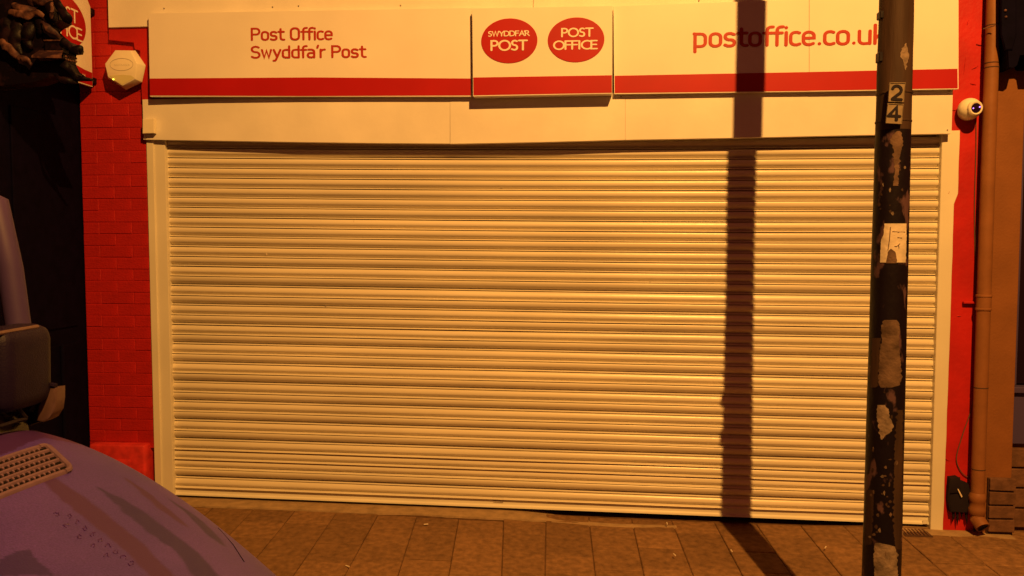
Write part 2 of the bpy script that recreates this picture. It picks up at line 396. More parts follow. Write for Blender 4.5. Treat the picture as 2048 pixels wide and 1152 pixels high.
# smeared mortar along the foot of the shutter
bm = NB(); rows = []
for i in range(90):
    x = -3.0 + i * (3.62 / 89)
    e = -.105 - .03 * noise.noise((x * 2.3, 0, 0)) - .012 * noise.noise((x * 11, 3, 0))
    z0 = base_z(x) + .001 - (.024 * min(1, max(0, (x + .35) / .6)))
    rows.append([(x, .16, z0 - .002), (x, .05, z0), (x, -.04, .5 * z0 + .5 * ground_z(x, -.04) + .004), (x, e * .7, ground_z(x, e * .7) + .004), (x, e, ground_z(x, e) + .002), (x, e - .002, ground_z(x, e) - .01)])
grid(bm, rows); obj('mortar_fillet', bm, 'mortar', pave, True)
bm = NB(); rows = []
for i in range(30):
    x = 1.95 + i * (.75 / 29); e = -.10 - .03 * noise.noise((x * 5, 7, 0))
    rows.append([(x, .12, base_z(x) - .004), (x, -.03, base_z(x) + .003), (x, e, ground_z(x, e) + .003), (x, e - .002, ground_z(x, e) - .01)])
grid(bm, rows); obj('mortar_fillet', bm, 'mortar', pave, True)
# small grate let into the slabs by the right jamb
g = atG(1830, 1066); dc = thing('drain_cover', 'small dirty square drain grate in the paving near the right end of the shutter', 'drain cover', g)
bm = NB(); box(bm, g.x-.085, g.x+.085, g.y-.065, g.y+.065, g.z-.012, g.z+.004, .002); obj('frame', bm, 'joint', dc)
for k in range(7):
    bm = NB(); xx = g.x - .066 + k * .022; box(bm, xx-.005, xx+.005, g.y-.055, g.y+.055, g.z+.004, g.z+.009); obj('bar', bm, 'stone', dc)
for k, (px, py) in enumerate(((852, 1051), (1334, 1049), (1349, 1112), (1651, 1097), (695, 1135), (1463, 1104))):
    g = atG(px, py); bm = NB(); a = random.random() * 3
    tube(bm, [g + Vector((-.014*math.cos(a), -.014*math.sin(a), .008)), g + Vector((.014*math.cos(a), .014*math.sin(a), .008))], .0035, 6)
    tag(obj('litter_scrap', bm, 'litter'), ('tiny pale scrap on the slab left of centre below the shutter', 'tiny pale scrap close under the shutter rail, left of the pole shadow',
        'tiny pale scrap on the slabs just left of the pole shadow', 'tiny pale scrap between the pole shadow and the black pole', 'tiny pale scrap lowest on the paving beside the van bonnet',
        'tiny pale speck at the left edge of the pole shadow')[k], 'litter', 'scraps of litter on the paving')

# ================================================================== POST OFFICE BUILDING
shop = thing('shop_building', 'red painted shop front building with brick pier left of the shutter', 'building', (-3.2, 0, base_z(-3.2)))
xl, xr = -3.425, -2.952          # left brick pier
bm = NB(); box(bm, xl + .002, xr - .002, 0.0006, .40, .30, 4.6); obj('wall', bm, 'red', shop)
# one painted brick for each length, shared
def brick_mesh(L, v):
    bm = NB(); box(bm, 0, L, -.0005, .05, 0, .0757, .0022, 1)
    for q in bm.verts:
        q.co.y += .0018 * noise.noise((q.co.x * 30 + v * 7, q.co.z * 40, v)) - .0009
        q.co.z += .0012 * noise.noise((q.co.x * 25, v * 3.3, 5)); 
    bmesh.ops.translate(bm, verts=bm.verts, vec=(0, 0, 0))
    bmesh.ops.recalc_face_normals(bm, faces=bm.faces)
    me = bpy.data.meshes.new('brick'); bm.to_mesh(me); bm.free(); me.materials.append(M['red']); return me
BR = {}
z = .34; c = 0
sl = wloc(shop)
while z < 3.60:
    segs = [.222, .222] if c % 2 else [.108, .222, .108]
    x = xl + random.uniform(0, .002)
    tot = xr - xl; sc = (tot - .0046 * (len(segs) + 1)) / sum(segs)
    for L in segs:
        L *= sc; key = (round(L, 3), random.randint(0, 3))
        if key not in BR: BR[key] = brick_mesh(L, key[1])
        o = bpy.data.objects.new('brick', BR[key]); COL.objects.link(o); o.parent = shop
        o.location = Vector((x + .0023, -.0012 + random.uniform(-.0016, .0016), z + random.uniform(-.0012, .0012))) - sl
        x += L + .0046
    z += .0803; c += 1
# stepped raised render under the upper board
bm = NB(); pxprism(bm, [(217, 40), (300, 40), (300, 201), (283, 201), (281, 100), (269, 99), (268, 84), (217, 80)], -.034, .04, .003); obj('raised_render', bm, 'red_smooth', shop)
# projecting plinth at foot of pier
bm = NB(); x0 = atY(180, 890, -.06).x; x1 = atY(291, 890, -.06).x
box(bm, x0, x1, -.075, .10, base_z(-3.2) - .02, .335, .014, 3)
for v in bm.verts: v.co.y += .005 * noise.noise(v.co * 6)
obj('plinth', bm, 'rustred', shop, True)
bm = NB(); box(bm, x0 + .02, x1 - .10, -.083, -.07, .06, .235, .006, 2); obj('plinth_patch', bm, 'rustred', shop, True)
# right pier: smooth render with a wavering edge
bm = NB(); rows = []
for i in range(60):
    zz = -.12 + i * 4.7 / 59; e = 2.500 + .006 * noise.noise((zz * 2.5, 1, 0)) + .008 * max(0, 1 - abs(zz - 2.2))
    rows.append([(2.285, .06, zz), (2.287, 0, zz), (2.34, -.0015 + .002*noise.noise((zz*3, 2, 0)), zz), (2.42, .002*noise.noise((zz*3, 5, 0)), zz), (e - .006, 0, zz), (e, .006, zz), (e, .15, zz)])
grid(bm, rows); obj('wall', bm, 'red_smooth', shop, True)
for px, py, ln, an in ((1930, 130, 34, 84), (1926, 210, 12, 6), (1936, 45, 10, 70), (1946, 168, 12, -14), (1908, 220, 10, 0), (1950, 135, 14, 30), (1911, 340, 18, -40), (1918, 632, 8, 0), (1898, 385, 9, 60), (1892, 918, 16, -30)):
    a = atY(px, py, -.003); L = ln / F * 5.2 / 2; d = Vector((math.cos(R(an)), 0, math.sin(R(an)))) * L; nn = Vector((-d.z, 0, d.x)).normalized()
    bm = NB(); pts = []
    for k in range(7):
        t = -1 + 2 * k / 6; pts.append(a + d * t + nn * (.004 * noise.noise((k * .9, px, py)) ))
    tube(bm, pts, [.0006, .002, .0032, .0036, .003, .0018, .0006], 5); obj('crack', bm, 'red_smooth', shop)
# masonry above and behind the boards
bm = NB(); box(bm, xr, 2.285, .10, .40, 2.42, 4.6); obj('upper_wall', bm, 'red_smooth', shop)
bm = NB(); box(bm, xr, 2.285, .22, .40, -.2, 2.42); obj('shop_window_wall', bm, 'void', shop)

# ================================================================== ROLLER SHUTTER
YS = .055
ZT0, ZT1, ZB0, ZB1 = atY(335, 316, YS).z, atY(1874, 316.2, YS).z, atY(352, 973, YS).z, atY(1858, 1029.8, YS).z
XA, XB = atY(341.5, 640, YS).x, atY(1867, 660, YS).x
sh = thing('roller_shutter', 'closed white corrugated roller shutter filling the shop front', 'shutter', (-.3, YS, -.02))
def slat_z(i, t):
    top = ZT0 + (ZT1 - ZT0) * t; bot = ZB0 + (ZB1 - ZB0) * t
    sag = -.014 * 4 * t * (1 - t) * max(0, 1 - i / 22)
    return top + (bot - top) * i / 34 + sag
PR = [(0, -.004), (.012, .002), (.025, .0070), (.05, .0100), (.10, .0116), (.20, .0126), (.32, .0131), (.44, .0128), (.52, .0118), (.58, .0101), (.64, .0074), (.70, .0043), (.76, .0014), (.80, -.0004), (.825, -.0010), (.835, .0020), (.848, .0056), (.868, .0082), (.895, .0104), (.92, .0117), (.942, .0120), (.95, .0100), (.957, .001), (.97, -.003), (1.0, -.006)]
NX = 24
tilt = [random.choice((-1, -.3, .4, 1)) for _ in range(37)]
for i in range(1, 37): 
    if i > 9 and i % 7 != 4: tilt[i] = (1 if i % 2 else -1) * (.65 + .35 * random.random())
    elif abs(tilt[i] - tilt[i-1]) < .2: tilt[i] = -tilt[i-1] * .8
for i in range(-1, 35):       # slat i hangs between seam i-1 and seam i
    bm = NB(); rows = []; tl = tilt[i + 1] * (.05 if i < 4 else .14 if i < 12 else .27)
    for s, o in PR:
        row = []
        for k in range(NX + 1):
            t = k / NX; x = XA + (XB - XA) * t - .008 + .016 * t
            za, zb = slat_z(i - 1, t), slat_z(i, t)
            warp = .0035 * noise.noise((x * .6, i * .37, 0))
            tt = tl + (.07 if i < 10 else .16) * noise.noise((x * .5, i * 2.1, 9))
            row.append((x, YS - o * 1.95 - warp - (s - .5) * .068 * tt, za + (zb - za) * s + .0012 * noise.noise((x * 1.3, i * .8, 2))))
        rows.append(row)
    grid(bm, rows); obj('slat', bm, 'slat', sh, True)
bm = NB(); box(bm, XA - .01, XB + .01, YS + .022, YS + .026, -.03, 2.45); obj('backing', bm, 'slot', sh)
# bottom rail
bm = NB(); rows = []
for s, o in ((0, -.004), (.05, .008), (.10, .012), (.62, .014), (.72, .017), (.80, .026), (.98, .028), (1.0, .024), (1.0, -.01)):
    rows.append([(XA + (XB - XA) * t, YS - o, slat_z(34, t) - .052 * s * (1 + .08 * t)) for t in (0, .25, .5, .75, 1)])
grid(bm, rows); rail = obj('bottom_rail', bm, 'cream', sh)
bm = NB(); pxprism(bm, [(984, 995), (1008, 996), (1006, 1006), (987, 1005)], YS - .0165, .001); obj('label_plate', bm, 'grubby', rail)
bm = NB(); pxprism(bm, [(1846, 1040), (1856, 1040), (1856, 1048), (1846, 1048)], YS - .034, .006); obj('rail_end', bm, 'cream', rail)
for k, (px, py, l) in enumerate(((533, 506, 9), (708, 443, 4), (742, 487, 4), (1004, 372, 5), (1300, 566, 6), (652, 610, 5))):
    zz = atY(px, py, YS - .02); bm = NB(); box(bm, zz.x - .0025, zz.x + .0025, YS - .0235, YS - .019, zz.z - l / 600, zz.z + l / 600); obj('scuff', bm, 'litter' if k < 3 else 'grubby', sh)
# guide channels
def gl(pts, Y, d, bev): bm = NB(); pxprism(bm, pts, Y, d, bev); return bm
gx1 = atY(316, 640, -.004).x; gx0 = atY(301.5, 640, -.012).x; gx2 = atY(338.5, 640, -.0).x
bm = NB(); box(bm, gx1, gx2, -.002, .11, -.06, 2.42, .002, 2); gd = obj('guide_rail', bm, 'cream', sh)
bm = NB(); box(bm, gx0, gx1 + .001, -.012, .05, -.06, 2.42, .003, 2); obj('edge_trim', bm, 'cream', gd)
bm = NB(); rows = []
for i in range(40):
    zz = -.12 + i * 2.54 / 39; e = 2.337 - .022 * (1 if zz < 1.98 else 0) + .0025 * noise.noise((zz * 7, 0, 0)) - .008 * max(0, (1.2 - zz)) * .6
    gi = XB - .006; rows.append([(gi, .11, zz), (gi, .001, zz), (gi + .003, -.002, zz), (e - .003, -.008, zz), (e, -.005, zz), (e, .02, zz)])
grid(bm, rows); obj('guide_rail', bm, 'cream', sh)

# ================================================================== BOARDS ABOVE
def board(name, cols, depth, m, parent, nsub=1, bev=.002):
    """cols: (top x, top y, bottom x, bottom y, Y) read off the photograph; gives a solid bowed board"""
    bm = NB(); A = []
    for tx, ty, bx, by, Y in cols: A.append((atY(tx, ty, Y), atY(bx, by, Y)))
    f = [[bm.verts.new(t), bm.verts.new(b)] for t, b in A]; k = [[bm.verts.new(t + Vector((0, depth, 0))), bm.verts.new(b + Vector((0, depth, 0)))] for t, b in A]
    for i in range(len(A) - 1):
        bm.faces.new((f[i][0], f[i+1][0], f[i+1][1], f[i][1])); bm.faces.new((k[i][0], k[i][1], k[i+1][1], k[i+1][0]))
        bm.faces.new((f[i][0], k[i][0], k[i+1][0], f[i+1][0])); bm.faces.new((f[i][1], f[i+1][1], k[i+1][1], k[i][1]))
    for i in (0, -1): bm.faces.new((f[i][0], f[i][1], k[i][1], k[i][0]))
    return obj(name, bm, m, parent)
lf = thing('fascia_board', 'plain cream fascia of three bowed panels under the red striped sign', 'fascia', atY(1000, 280, -.06))
board('panel', [(285, 199, 287, 279, -.035), (420, 196, 421, 281, -.05), (600, 190, 601, 284, -.058), (760, 188, 761, 286, -.060), (899.8, 190, 899.8, 287, -.060)], .05, 'fascia', lf)
board('panel', [(900.1, 190, 900.6, 287.5, -.062), (1080, 190, 1080, 284, -.063), (1250.4, 185, 1250.4, 279.5, -.062)], .05, 'fascia', lf)
board('panel', [(1250.8, 185, 1250.8, 279.5, -.061), (1500, 178, 1500, 275, -.064), (1720, 172, 1720, 270, -.062), (1906, 176, 1903, 267, -.060)], .05, 'fascia', lf)
bm = NB(); pxprism(bm, [(287, 272), (900, 280), (1903, 262), (1903, 200), (287, 210)], .0, .05); obj('batten', bm, 'fascia', lf)
bm = NB(); pxprism(bm, [(285, 238), (308, 237), (308, 266), (285, 267)], -.075, .03, .003, 2); tag(obj('blank_box', bm, 'plastic'), 'small square cream blank box at the left end of the plain fascia', 'box')
for px, py in ((291, 274), (1899, 182), (1895, 260), (1242, 193)):
    p = atY(px, py, -.047 if px < 400 else -.0625 if px > 1800 else -.0755); bm = NB(); lathe(bm, [(.0001, -.0015), (.004, -.001), (.004, .004)], p, 'y', 10); obj('screw', bm, 'slot', lf)

ub = thing('upper_board', 'pale cream board above the red striped sign, against the wall', 'board', atY(760, 10, -.05))
a = atY(217, 55, -.05); b = atY(1914, 60, -.05)
bm = NB(); box(bm, a.x, -.32, -.05, .06, a.z, 4.2, .002); obj('panel', bm, 'fascia', ub)
bm = NB(); box(bm, -.318, b.x, -.048, .06, a.z, 4.2, .002); obj('panel', bm, 'fascia', ub)
for px, py in ((328, 20), (545, 17), (597, 15), (801, 14), (1398, 4), (1600, 0)):
    p = atY(px, py - 3, -.052); bm = NB(); lathe(bm, [(.0001, -.001), (.0045, -.001), (.0045, .003)], p, 'y', 10); obj('screw', bm, 'slot', ub)

def sign_board(label, cols, Y, depth, stripe, name='shop_sign'):
    t = thing(name, label, 'sign', atY(cols[0][2], cols[0][3], Y), 'boards of the striped shop sign')
    board('panel', cols, depth, 'sign', t)
    return t
YS_ = -.098
# left board
t1 = sign_board('left cream sign board reading Post Office Swyddfa\'r Post over a red stripe', [(297, 27, 300, 193, YS_), (943, 16, 943, 193, YS_)], YS_, .035, None)
board('stripe', [(299.2, 157, 300, 191, YS_ - .0012), (620, 154.8, 620, 192, YS_ - .0012), (942, 157, 942, 190.8, YS_ - .0012)], .001, 'redprint', t1)
# central box sign
YC = -.150
t2 = sign_board('central raised box sign with two red ovals and red stripe', [(944.5, 17, 946, 192.6, YC), (1225, 12, 1224.5, 187, YC)], YC, .09, None)
board('stripe', [(946.5, 155, 947, 190.6, YC - .0012), (1223.8, 150.5, 1223.8, 185.5, YC - .0012)], .001, 'redprint', t2)
# right board
t3 = sign_board('right cream sign board reading postoffice.co.uk over a red stripe', [(1227, 13, 1228.5, 188, YS_), (1618, -2, 1618, 183, YS_)], YS_, .035, None)
board('panel', [(1618.8, -2, 1618.8, 183, YS_ - .0006), (1917, -12, 1917, 178, YS_ - .0006)], .035, 'sign', t3)
board('stripe', [(1229.5, 151.5, 1229.5, 186, YS_ - .0016), (1618, 144, 1618, 181.5, YS_ - .0016), (1915, 137.5, 1915.5, 176.5, YS_ - .0016)], .001, 'redprint', t3)

lettering('lettering', 'Post Office', G, wallmap(504, 80, 665, 78.5, 22.6, 'Post Office', G, YS_ - .0003), .165, 'text', t1)
lettering('lettering', "Swyddfa'r Post", G, wallmap(504, 115.5, 731, 114, 22, "Swyddfa'r Post", G, YS_ - .0003), .165, 'text', t1)
lettering('lettering', 'postoffice.co.uk', G, wallmap(1390, 93, 1772, 86.5, 35.5, 'postoffice.co.uk', G, YS_ - .0013), .155, 'text', t3)
for cx, cy, up_, lowr, a1, a2 in ((1018.5, 81.5, "SWYDDFA'R", 'POST', (977, 72.8, 1058, 71.2, 9.6), (983, 100.5, 1052, 99.5, 18.5)),
                                  (1152, 79.5, 'POST', 'OFFICE', (1124, 73.3, 1184, 72.3, 15.8), (1108, 98.8, 1193, 97.3, 16))):
    c = atY(cx, cy, YC - .0035); rx = 56.5 / F * (c - CAM).dot(fw); rz = 44 / F * (c - CAM).dot(fw)
    bm = NB(); disc(bm, c, rx, rz, .003, 72); ov = obj('oval', bm, 'redprint', t2)
    lettering('lettering', up_, C_, wallmap(*a1, up_, C_, YC - .0038), .175 if cx > 1100 else .18, 'print', ov)
    lettering('lettering', lowr, C_, wallmap(*a2, lowr, C_, YC - .0038), .175, 'print', ov)

# ================================================================== PROJECTING SIGN
PX = -3.30
ps = thing('projecting_sign', 'projecting red and white oval sign on the wall above the alarm box', 'sign', (PX, -.05, 2.78))
y0, y1, zb, zt = -.62, -.045, 2.775, 3.345
bm = NB(); pts = [(y0, zb), (y1, zb), (y1, zt - .04), (y1 - .03, zt), (y0 + .03, zt), (y0, zt - .03)]
prism(bm, [(PX, y, z) for y, z in pts], (-.02, 0, 0)); obj('panel', bm, 'sign', ps)
bm = NB(); wav = [(y1 - .003, 2.868), (y1 - .08, 2.872), (y1 - .18, 2.885), (y1 - .30, 2.905), (y1 - .42, 2.925), (y0 + .003, 2.93), (y0 + .003, zb + .006), (y1 - .003, zb + .006)]
prism(bm, [(PX + .0014, y, z) for y, z in wav], (-.001, 0, 0)); obj('stripe', bm, 'redprint', ps)
bm = NB(); oc = (PX + .0016, -.338, 3.145)
prism(bm, [(oc[0], oc[1] + .235*math.cos(2*math.pi*k/64), oc[2] + .168*math.sin(2*math.pi*k/64)) for k in range(64)], (-.001, 0, 0)); ov = obj('oval', bm, 'redprint', ps)
def smap(ya, za, yb, h, s):
    W = text_width(s, C_) - .14
    return lambda u, v, t: Vector((PX + .0018 + t, ya + (yb - ya) * u / W, za + h * v))
lettering('lettering', 'POST', C_, smap(-.47, 3.155, -.20, .078, 'POST'), .145, 'print', ov)
lettering('lettering', 'OFFICE', C_, smap(-.53, 3.050, -.155, .076, 'OFFICE'), .145, 'print', ov)
lettering('lettering', 'M', C_, smap(-.155, 2.818, -.128, .022, 'M'), .16, 'print', ps)
bm = NB(); box(bm, PX - .035, PX + .004, -.045, 0, 2.80, 2.84, .003); obj('bracket', bm, 'blackiron', ps)
bm = NB(); box(bm, PX - .035, PX + .004, -.045, 0, 3.26, 3.30, .003); obj('bracket', bm, 'blackiron', ps)

# ================================================================== ALARM BOX
al = thing('alarm_box', 'cream hexagonal alarm bell box with glowing led on the red brick pier', 'alarm', atY(252, 145, 0))
outer = [(238, 103), (275, 101), (292, 128), (285, 164), (254, 181), (214, 166), (212, 131)]
outer = [(231, 101.5), (271, 101), (291.5, 131), (284.5, 164.5), (252, 180), (217, 158), (212, 128)]
inner = [(230.5, 100.5), (261, 101), (274, 127), (270, 158), (244.5, 171.5), (216, 154), (210, 128)]
bm = NB()
Ra = [atY(x, y, -.004) for x, y in outer]; Rb = [atY(x, y, -.055) for x, y in outer]; Rc = [atY(x, y, -.108) for x, y in inner]
rings = [[bm.verts.new(p) for p in r] for r in (Ra, Rb, Rc)]; n = 7
for i in range(2):
    for k in range(n): bm.faces.new((rings[i][k], rings[i][(k+1) % n], rings[i+1][(k+1) % n], rings[i+1][k]))
fc = bm.faces.new(rings[2]); bm.faces.new(rings[0][::-1])
bmesh.ops.bevel(bm, geom=[e for e in bm.edges], offset=.003, segments=2, affect='EDGES', profile=.5)
cov = obj('cover', bm, 'plastic', al, True)
c = atY(243, 129, -.1085); bm = NB(); n = 48; r = []
for k in range(n):
    a = 2*math.pi*k/n; r.append(c + Vector((.080*math.cos(a), 0, .040*math.sin(a))))
tube(bm, r + [r[0]], .0016, 6, False); obj('oval_ring', bm, 'grey', al)
bm = NB(); c = atY(244, 152, -.1085)      # strobe lens in the foot of the face
lens = [(219, 151.5), (232, 150), (247, 149.5), (262, 151), (269.5, 156), (244.5, 169.5), (230, 161.5)]
prism(bm, [atY(x, y, -.1095) for x, y in lens], (0, .003, 0)); obj('strobe_lens', bm, 'plastic_shade', al)
bm = NB(); c = atY(226.5, 158.5, -.112); lathe(bm, [(.0001, -.003), (.004, -.002), (.005, .002)], c, 'y', 12); obj('led', bm, 'led', al)
bm = NB(); c = atY(282, 155, -.055); lathe(bm, [(.0001, -.001), (.005, 0), (.005, .012)], c, 'y', 12); obj('screw', bm, 'slot', al)
# worn embossed maker's scroll, unreadable in the photograph
bm = NB()
for k in range(7):
    x = 228 + k * 4.6; q = [atY(x + dx, 130 + dy, -.1086) for dx, dy in ((0, 2.2), (1.2, -2), (2.6, 1.8), (3.6, -.5 - (k % 3)))]
    tube(bm, q, .0009, 5)
obj('embossing', bm, 'grey', al)

# ================================================================== SECURITY CAMERA
c0 = atY(1934, 222, 0)
sc_ = thing('security_camera', 'small white eyeball security camera with violet lights on the right red pier', 'camera', c0)
bm = NB(); lathe(bm, [(.060, .0), (.062, -.012), (.058, -.022), (.040, -.030)], c0, 'y', 36); obj('base', bm, 'plastic', sc_, True)
cb = atY(1939, 218, -.058)
bm = NB(); bmesh.ops.create_uvsphere(bm, u_segments=36, v_segments=20, radius=.066, matrix=Matrix.Translation(cb)); obj('eyeball', bm, 'plastic', sc_, True)
dv = Vector((.10, -.99, -.08)).normalized(); q = dv.to_track_quat('-Y', 'Z').to_matrix().to_4x4()
def turned(bm, prof, c, n=32):
    b2 = NB(); lathe(b2, prof, (0, 0, 0), 'y', n); bmesh.ops.transform(b2, matrix=Matrix.Translation(c) @ q, verts=b2.verts)
    me = bpy.data.meshes.new('tmp'); b2.to_mesh(me); b2.free(); bm.from_mesh(me); bpy.data.meshes.remove(me)
bm = NB(); turned(bm, [(.045, -.040), (.044, -.066), (.038, -.072), (.030, -.070), (.030, -.05)], cb); obj('collar', bm, 'plastic', sc_, True)
bm = NB(); turned(bm, [(.001, -.0735), (.020, -.0732), (.0285, -.0715), (.0285, -.06)], cb); ln = obj('lens', bm, 'dark_lens', sc_, True)
for dx in (-.019, .019):
    bm = NB(); turned(bm, [(.0005, -.0035), (.0040, -.002), (.0045, .001)], cb + dv * .0735 + Vector((dx, 0, .002 + dx * .2)), 12); obj('infrared_led', bm, 'violet', ln)
# cables
def cable(label, pts, Y=-.006, r=.0028, m='red_smooth'):
    P = [atY(x, y, Y) for x, y in pts]; out = []
    for i in range(len(P) - 1):
        a, b_, c, d = P[max(i-1, 0)], P[i], P[i+1], P[min(i+2, len(P)-1)]
        for k in range(5):
            t = k / 5; out.append(.5 * ((2*b_) + (-a + c)*t + (2*a - 5*b_ + 4*c - d)*t*t + (-a + 3*b_ - 3*c + d)*t**3))
    out.append(P[-1]); bm = NB(); tube(bm, out, r, 6); o = obj('cable', bm, m); o.name = 'cable'
    return tag(o, label, 'cable', 'thin cables on the right pier')
cable('thin dark cable hanging straight from the security camera beside the pipe', [(1952, 236), (1952, 300), (1949, 420), (1951, 560), (1953, 700), (1950, 800), (1943, 890)], m='ink')
cable('thin cable looping in a slack curl above the black meter box', [(1955, 420), (1954, 700), (1947, 800), (1925, 870), (1913, 915), (1920, 940), (1935, 954), (1948, 952)], m='ink', Y=-.009)

# ================================================================== BLACK METER BOX
mb = thing('meter_box', 'battered black plastic box hanging low on the right red pier', 'box', atY(1922, 1030, 0))
bm = NB(); pxprism(bm, [(1902, 957), (1918, 955), (1920, 962), (1938, 968), (1944, 990), (1941, 1008), (1935, 1028), (1920, 1022), (1903, 1026), (1899, 1000)], -.055, .055, .008, 2); obj('body', bm, 'rubber', mb, True)
bm = NB(); pxprism(bm, [(1901, 957), (1921, 955), (1922, 985), (1900, 987)], -.066, .012, .004, 2); obj('lid', bm, 'rubber', mb, True)
bm = NB(); pxprism(bm, [(1915, 978), (1917, 978), (1925, 993), (1923, 995)], -.0695, .002); obj('white_scratch', bm, 'litter', mb)
for k, (x, y, l) in enumerate(((1906, 1024, 20), (1914, 1022, 30), (1922, 1020, 16), (1932, 1026, 22), (1940, 1010, 12))):
    bm = NB(); p = [atY(x, y - 6, -.03), atY(x + 1, y + l * .5, -.035), atY(x - 1 + k, y + l, -.028)]; tube(bm, p, [.009, .007, .001], 6); obj('torn_shred', bm, 'rubber', mb)
bm = NB(); pts = [atG(1935, 1042) + Vector((0, 0, .015)), atG(1948, 1050) + Vector((0, 0, .022)), atG(1962, 1062) + Vector((0, 0, .018)), atG(1970, 1056) + Vector((0, 0, .012))]
tube(bm, pts, [.006, .018, .014, .004], 8); tag(obj('rag', bm, 'rubber'), 'crumpled black rag on the ground at the foot of the drainpipe', 'rag')

# ================================================================== DRAINPIPE AND RIGHT NEIGHBOUR
pa = atY(1979, 10, -.065).x; pb_ = atY(1962, 1000, -.065).x; pxx = (pa + pb_) / 2
dp = thing('drainpipe', 'tan painted round drainpipe running down beside the red pier', 'pipe', (pxx, -.065, base_z(2.5)))
zlo = atY(1962, 1010, -.065).z
bm = NB(); tube(bm, [(pxx, -.065, zlo), (pxx, -.065, 4.6)], .040, 24); obj('pipe', bm, 'orange_pipe', dp, True)
for py in (605,):
    z = atY(1968, py, -.065).z
    bm = NB(); lathe(bm, [(.040, -.05), (.046, -.046), (.046, -.036), (.0425, -.033), (.0425, .033), (.046, .036), (.046, .046), (.040, .05)], (pxx, -.065, z), 'z', 24); cl = obj('collar', bm, 'orange_pipe', dp, True)
    bm = NB(); box(bm, pxx - .10, pxx - .03, -.03, -.005, z - .012, z + .004, .003); obj('lug', bm, 'red_smooth', cl)
for py in (52, 127, 136, 775, 938):
    z = atY(1968, py, -.065).z; bm = NB(); lathe(bm, [(.0395, -.004), (.0415, -.002), (.0415, .002), (.0395, .004)], (pxx, -.065, z), 'z', 24); obj('joint_ring', bm, 'joint', dp)
bm = NB(); lathe(bm, [(.040, .12), (.050, .10), (.050, .07), (.044, .06), (.044, .03), (.050, .02), (.050, -.005), (.043, -.02)], (pxx, -.065, zlo - .04), 'z', 24); obj('socket', bm, 'orange_pipe', dp, True)
bm = NB(); tube(bm, [(pxx, -.065, zlo - .03), (pxx, -.075, zlo - .085), (pxx + .012, -.125, zlo - .125)], [.043, .044, .042], 20); sh_ = obj('shoe', bm, 'orange_pipe', dp, True)
bm = NB(); tube(bm, [(pxx + .012, -.1255, zlo - .1255), (pxx + .013, -.1275, zlo - .1275)], .033, 18); obj('mouth', bm, 'void', sh_)

nb = thing('neighbouring_building', 'tan painted neighbouring building with block plinth at the right edge', 'building', (2.8, 0, base_z(2.8)))
xq = atY(2036, 600, -.03).x
bm = NB(); box(bm, 2.513, xq, -.03, .4, -.15, 4.6, .006, 2); obj('wall', bm, 'orange', nb)
zp = atY(2000, 955, -.05).z; xp0 = 2.555; xp1 = atY(2029, 1000, -.05).x
bm = NB(); box(bm, xp0, xp1 - .004, -.045, .0, -.13, zp - .008); obj('plinth_core', bm, 'joint', nb)
hh = (zp + .10) / 4
for r_ in range(4):
    bm = NB(); box(bm, xp0 + .003, xp1, -.062 - random.uniform(0, .004), -.03, zp - (r_+1)*hh + .006, zp - r_*hh - .004, .005, 2)
    for v in bm.verts: v.co.z += .004 * noise.noise(v.co * 9)
    obj('stone_block', bm, 'stone', nb)
# shop window of the neighbour, only its edge shows
bm = NB(); box(bm, xq, xq + 1.6, .06, .3, -.15, .0 + .45); obj('stall_riser', bm, 'stone', nb)
for r_ in range(4):
    bm = NB(); zz = -.1 + r_ * .13; box(bm, xq + .002, xq + .45, .035, .07, zz + .006, zz + .124, .005, 2); obj('stone_block', bm, 'stone', nb)
z1 = atY(2045, 770, .02).z; z2 = atY(2045, 150, .02).z
bm = NB(); box(bm, xq + .001, xq + .030, .01, .12, z1, z2 + .4, .003); obj('window_frame', bm, 'blue', nb)
bm = NB(); box(bm, xq + .03, xq + 1.6, .08, .10, z1, z2 + .4); obj('window_pane', bm, 'glass', nb)
bm = NB(); box(bm, xq + .001, xq + 1.6, .0, .12, z1 - .05, z1 - .012, .004); obj('window_sill', bm, 'blue', nb)
bm = NB(); box(bm, xq + .001, xq + 1.6, .03, .2, .45, z1 - .052); obj('dark_panel', bm, 'blue', nb)
bm = NB(); box(bm, xq + .002, xq + 1.6, .12, .4, .45, 4.6); obj('wall', bm, 'void', nb)
# black console on the right
YR = -.17
rc = thing('console_bracket', 'black two pronged console bracket high on the tan wall at top right', 'bracket', atY(2020, 120, YR))
bm = NB(); pxprism(bm, [(1991, -60), (2130, -60), (2130, 128), (2048, 142), (2030, 142), (2027, 124), (2023, 121), (2013, 122), (2010, 134), (2008, 141), (2001, 146), (1992, 145), (1990, 100), (1992, 60)], YR + .14, -.15, .008, 2); obj('body', bm, 'black', rc)
bm = NB(); pxprism(bm, [(2004, -60), (2034, -60), (2034, 70), (2026, 100), (2012, 100), (2004, 70)], YR - .018, .02, .008, 2); obj('scroll_panel', bm, 'black', rc)
for px, py in ((2011, 21), (2012, 34)):
    bm = NB(); bmesh.ops.create_uvsphere(bm, u_segments=10, v_segments=8, radius=.008, matrix=Matrix.Translation(atY(px, py, YR - .022))); obj('bead', bm, 'worn', rc)
bm = NB(); tube(bm, [atY(1966, 58, -.1), atY(1980, 54, -.12), atY(1990, 51, -.15)], .003, 6); tag(obj('cable', bm, 'ink'), 'short dark wire crossing the top of the drainpipe to the black console', 'cable', 'thin cables on the right pier')

